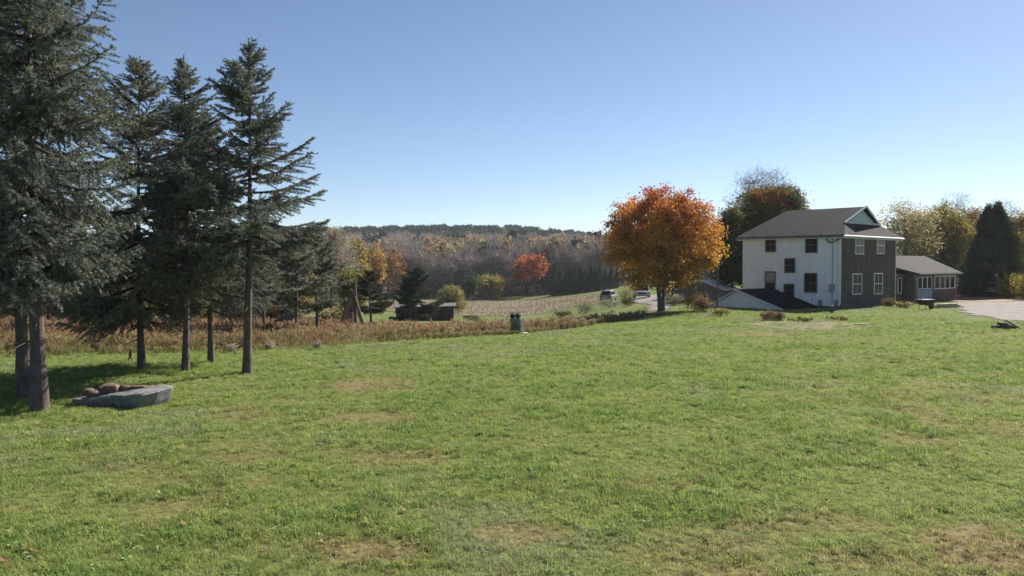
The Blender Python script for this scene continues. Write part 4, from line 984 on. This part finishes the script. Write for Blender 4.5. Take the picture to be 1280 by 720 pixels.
# ------------------------------------------------------------------ vehicles
def vehicle(name, label, cat, loc, rz, col, L=4.7, Wd=1.85, H=1.75, hood=1.1, bed=0, group=None):
    t = thing(name, label, cat, loc, rz, group); w = Wd / 2
    M = mat_plain('car_paint', col, .3, .03, 2, spec=.5)
    zb, zs = .42, .98
    b = MB()
    def slab_(x0, x1, z0, z1, i0=0, i1=0, dx0=0, dx1=0): b.hexa([(x0, -w + i0, z0), (x1, -w + i0, z0), (x1, w - i0, z0), (x0, w - i0, z0), (x0 + dx0, -w + i1, z1), (x1 - dx1, -w + i1, z1), (x1 - dx1, w - i1, z1), (x0 + dx0, w - i1, z1)])
    f = L / 2
    slab_(-f, f, zb, zs - .12, .04, 0); slab_(-f, f, zs - .12, zs, 0, .07, .04, .12)
    b.build('body', M, t)
    cx0 = -f + bed + (.1 if bed else .15); cx1 = f - hood
    b = MB(); slab_(cx0, cx1, zs, H - .06, .08, .22, .15 if bed else .3, .65); slab_(cx0 + (.17 if bed else .32), cx1 - .67, H - .06, H, .22, .28, .06, .1); b.build('cab', M, t)
    def pane(nm, V): q = MB(); q.add(V, [(0, 1, 2, 3)]); q.build(nm, M_GLASS, t)
    z0, z1 = zs + .06, H - .12; k0 = (z0 - zs) / (H - .06 - zs); k1 = (z1 - zs) / (H - .06 - zs)
    xf = lambda k: cx1 - .65 * k + .012; xr = lambda k: cx0 + (.15 if bed else .3) * k - .012; wi = lambda k: w - .08 - .14 * k
    pane('windscreen', [(xf(k0), -wi(k0) + .08, z0), (xf(k0), wi(k0) - .08, z0), (xf(k1), wi(k1) - .08, z1), (xf(k1), -wi(k1) + .08, z1)])
    pane('rear_window', [(xr(k0), wi(k0) - .08, z0), (xr(k0), -wi(k0) + .08, z0), (xr(k1), -wi(k1) + .08, z1), (xr(k1), wi(k1) - .08, z1)])
    for sy in (-1, 1): V = [(xr(k0) + .15, sy * (wi(k0) + .012), z0), (xf(k0) - .2, sy * (wi(k0) + .012), z0), (xf(k1) - .15, sy * (wi(k1) + .012), z1), (xr(k1) + .12, sy * (wi(k1) + .012), z1)]; pane('side_window', V if sy < 0 else V[::-1])
    for sx in (-1, 1):
        for sy in (-1, 1):
            q = MB(); q.tube([(sx * L * .31, sy * (w - .2), .34), (sx * L * .31, sy * (w + .01), .34)], .34, 16); wh = q.build('wheel', M_RUBBER, t)
            q = MB(); q.tube([(sx * L * .31, sy * (w - .1), .34), (sx * L * .31, sy * (w + .022), .34)], .2, 12); q.build('rim', M_METAL, wh)
    for sy in (-1, 1):
        q = MB(); q.box((f + .005, sy * (w - .25), .76), (.05, .34, .16)); q.build('headlight', M_METAL, t)
        q = MB(); q.box((-f - .005, sy * (w - .16), .78), (.05, .16, .24)); q.build('tail_light', mat_plain('red_lens', (.3, .01, .01), .3, .05, 3), t)
    q = MB(); q.box((f + .006, 0, .72), (.05, Wd * .48, .2)); q.build('grille', M_BLACK, t)
    for sx, nm in ((1, 'front_bumper'), (-1, 'rear_bumper')): q = MB(); q.box((sx * (f + .03), 0, .48), (.12, Wd * .97, .17)); q.build(nm, M_METAL if bed else M_BLACK, t)
    return t
vehicle('pickup_truck', 'white pickup truck facing the camera on the farm track behind the maple', 'pickup truck', at(802, 103), R(-97), (.66, .67, .68), L=5.2, Wd=2.0, H=1.9, hood=1.35, bed=1.7)
vehicle('parked_car', 'pale parked car seen from behind at the end of the fir row', 'car', at(761, 118), R(70), (.22, .21, .19), L=4.2, Wd=1.75, H=1.6, hood=1.0)
vehicle('parked_car', 'dark blue grey car parked in shade right of the maple trunk', 'car', at(853, 84), R(-20), (.06, .07, .09), L=4.5, H=1.5)
vehicle('parked_car', 'white car parked beyond the porch under the cedar', 'car', at(1226, 92), R(15), (.45, .45, .46), L=4.6, H=1.6)
vehicle('parked_car', 'grey car parked in the shade of the cedar', 'car', at(1262, 82), R(10), (.20, .22, .23), L=4.5, H=1.55)

# ------------------------------------------------------------------ small things about the place
p = at(897, 53); b = MB(); b.tube([(0, 0, -.3), (0, 0, 2.9)], [.07, .055], 8); t = thing('post', 'dark slim wooden post standing before the low white wing', 'post', p); b.build('shaft', M_DARKTRIM, t, smooth=True)
b = MB(); b.lathe([(.0, 2.98), (.09, 2.95), (.1, 2.88), (.06, 2.84)], 10); b.build('cap', M_BLACK, t)
p = gpt(1040, 391); b = MB(); b.lathe([(.0, .5), (.1, .48), (.13, .3), (.12, .05), (.16, 0), (.16, -.1)], 10); tag(b.build('stump', M_DARKTRIM, loc=p), 'short dark stump in front of the house corner', 'stump')

def shrub_small(px, y, hpx, wpx, label, cs, seed, group, per=45, nc=40, ls=.07, name='shrub', **k):
    p = at(px, y); H = hpx / 1000 * y; rx = wpx / 2000 * y
    return place_tree(name, broadleaf(np.random.RandomState(seed), H, rx, .03, .025, cs, nc=nc, per=per, ls=ls, cr_=H * .35, stems=3, limbs=3, thick=.5, **k), label, 'shrub', p, group)
BG = 'shrubs around the house and lawn'
shrub_small(868, 55, 24, 24, 'brown and olive dry shrub left of the low white wing', BR + OL, 301, BG)
shrub_small(880, 54, 18, 16, 'small rusty shrub pressed against its larger brown neighbour', BR, 302, BG)
shrub_small(900, 50, 9, 22, 'low yellow green plant clump before the slim post', [(.25, .24, .08), (.3, .26, .1)], 303, BG, nc=26)
shrub_small(965, 46, 11, 30, 'heap of dry brown stems in the garden bed', BR + [(.30, .2, .15)], 304, BG, nc=40)
shrub_small(1112, 61, 10, 16, 'low dry shrub at the brown house corner', OL + BR, 305, BG, nc=26)
shrub_small(1132, 59, 8, 22, 'pale green plant clump below the link windows', OL + PY, 306, BG, nc=26)
shrub_small(732, 82, 12, 26, 'grey green low shrub in the field left of the track', [(.15, .16, .10), (.2, .2, .13)], 307, BG)
shrub_small(762, 86, 11, 30, 'silvery grey low shrub beside the farm track', [(.24, .22, .18), (.18, .18, .12)], 308, BG)
shrub_small(785, 80, 10, 20, 'dark low shrub before the pickup truck', DG + OL, 309, BG)
shrub_small(704, 84, 7, 24, 'flat dark green shrub farthest left in the low hedge', DG + OL, 310, BG)
shrub_small(782, 100, 16, 20, 'brown bushy shrub between the two vehicles behind the maple', BR + OL, 311, BG)
shrub_small(842, 66, 14, 26, 'grey green shrub right of the maple trunk', [(.16, .16, .10), (.22, .2, .13)], 312, BG)
shrub_small(590, 96, 7, 22, 'dark low bush on the green field right of the shed', DG + BR, 313, BG, nc=24)
shrub_small(1003, 45, 5, 34, 'sparse green stems in the middle of the garden bed', OL + DG, 314, BG, nc=24, per=16)
shrub_small(1048, 46, 4, 26, 'sparse low stems at the end of the garden bed', OL, 315, BG, nc=20, per=16)
FG_ = 'pale flowering plants at the lawn edge'
PK = [(.55, .42, .42), (.45, .33, .33), (.35, .3, .2)]
for px, py, lb in ((337, 437, 'pinkish white flowering plant at the lawn edge right of the outermost spruce'), (397, 437, 'whitish flowering plant at the lawn edge below the pale pines'), (288, 441, 'small pale plant beside the fallen branch')):
    q = gpt(px, py); shrub_small(px, q.y, 10, 10, lb, PK, 320 + px, FG_, nc=16, per=18, ls=.05, name='flowering_plant')
# fallen branch
p = gpt(291, 440); b = MB(); rng = np.random.RandomState(17)
b.tube([(-.6, 0, .32), (-.2, .05, .22), (.1, 0, .1), (.45, -.05, .3)], [.02, .035, .045, .025], 6)
for k in range(5): q = rng.uniform(-.5, .4); b.tube([(q, 0, .24), (q + rng.normal(0, .15), rng.normal(0, .12), .5 + .1 * rng.rand())], [.018, .006], 5)
tag(b.build('fallen_branch', M_BARK, loc=p), 'dark crooked fallen branch by the outermost spruce trunk', 'branch')
# rusty garden stake figure
p = gpt(163, 452); t = thing('garden_stake', 'small rusty brown upright figure stake on the grass by the spruces', 'garden stake', p)
Mr = mat_plain('rusty_iron', (.16, .075, .04), .85, .4, 12)
b = MB(); b.tube([(.0, 0, .16), (.01, 0, .3), (.03, 0, .36)], [.05, .06, .03], 7); b.tube([(.03, 0, .36), (.05, 0, .42)], [.035, .03], 7); b.build('figure', Mr, t, smooth=True)
for dx in (-.08, .07): b = MB(); b.tube([(0, 0, .18), (dx * .7, 0, .09), (dx, .02, -.03)], [.03, .022, .018], 6); b.build('leg', Mr, t)
# log and plank on the lawn, wood heap by the drive
p = gpt(588, 398); b = MB(); b.tube([(-1.0, 0, .2), (1.0, .2, .22)], [.2, .17], 9); tag(b.build('log', M_BARK, loc=p, smooth=True), 'dark log lying on the green field right of the shed', 'log')
p = gpt(1077, 407); b = MB(); b.box((0, 0, .06), (.75, .16, .07), R(-8)); tag(b.build('plank', M_PALEWOOD, loc=p), 'weathered plank lying alone on the lawn before the annex', 'plank')
p = gpt(1256, 411); hp = 'sticks of firewood heaped on the lawn'
for k, (dx, dy, dz, ry, rz, L, r_, lb, mt) in enumerate([(-.25, .05, .09, 0, .1, .75, .09, 'dark firewood log at the bottom of the heap by the drive', M_BARK), (.1, -.12, .09, 0, -.15, .7, .085, 'front firewood log of the heap by the drive', M_BARK), (-.1, .0, .24, .1, .3, .6, .08, 'firewood log lying on top of the heap by the drive', M_WOOD), (.42, -.05, .2, .55, -.3, .85, .06, 'pale split stick leaning against the heap by the drive', M_PALEWOOD)]):
    b = MB(); b.tube([(-L / 2, 0, 0), (0, 0, .01), (L / 2, 0, 0)], [r_, r_ * 1.05, r_ * .9], 8); o = b.build('firewood_log', mt, loc=(p.x + dx, p.y + dy, p.z + dz)); o.rotation_euler = (0, ry, rz); tag(o, lb, 'firewood', hp)
# board stack and garden cart before the annex
p = at(1185, 60); bw = 'boards stacked before the annex'
for k in range(3):
    b = MB(); b.box((0, 0, .06 + .1 * k), (2.6 - .35 * k, .28, .09), R(12 + 5 * k)); o = b.build('board', M_PALEWOOD, loc=p); tag(o, ['lowest and longest pale board of the stack before the annex', 'middle pale board of the stack before the annex', 'top pale board of the stack before the annex'][k], 'board', bw)
p = at(1158, 57.5); t = thing('garden_cart', 'dark garden cart tipped up at the annex corner', 'garden cart', p, R(25))
b = MB(); b.hexa([(-.35, -.3, .32), (.35, -.3, .32), (.35, .3, .32), (-.35, .3, .32), (-.55, -.42, .72), (.5, -.42, .72), (.5, .42, .72), (-.55, .42, .72)]); b.build('tub', M_BLACK, t)
b = MB(); b.tube([(.55, -.06, .22), (.55, .06, .22)], .22, 14); b.build('wheel', M_RUBBER, t)
for sy in (-.25, .25):
    b = MB(); b.tube([(.55, sy * .3, .22), (-.4, sy, .45), (-.95, sy * 1.2, .78)], .022, 6); b.build('handle', M_WOOD, t)
    b = MB(); b.tube([(-.3, sy, .35), (-.42, sy * 1.1, 0)], .022, 6); b.build('leg', M_WOOD, t)
# overhead wire at the right
b = MB(); s = np.linspace(0, 1, 16)[:, None]; A0 = np.array(at(1222, 70, 285)); A1 = np.array((62, 60, 10.2)); P = A0 + (A1 - A0) * s; P[:, 2] -= 1.0 * (s[:, 0] * (1 - s[:, 0]))
b.tube(P, .022, 5); tag(b.build('power_cable', M_BLACK), 'thin overhead power cable crossing above the cedar', 'cable')

# ------------------------------------------------------------------ thin autumn air
m, nt, o = new_mat('haze_air'); pv = nd(nt, 'ShaderNodeVolumePrincipled'); pv.inputs['Density'].default_value = .00014; pv.inputs['Color'].default_value = (.80, .86, .95, 1); pv.inputs['Anisotropy'].default_value = .2
nt.links.new(pv.outputs[0], o.inputs['Volume'])
b = MB(); b.box((0, 640, 25), (3040, 1960, 70)); tag(b.build('haze', m), 'thin pale haze over the valley', 'haze', kind='stuff')
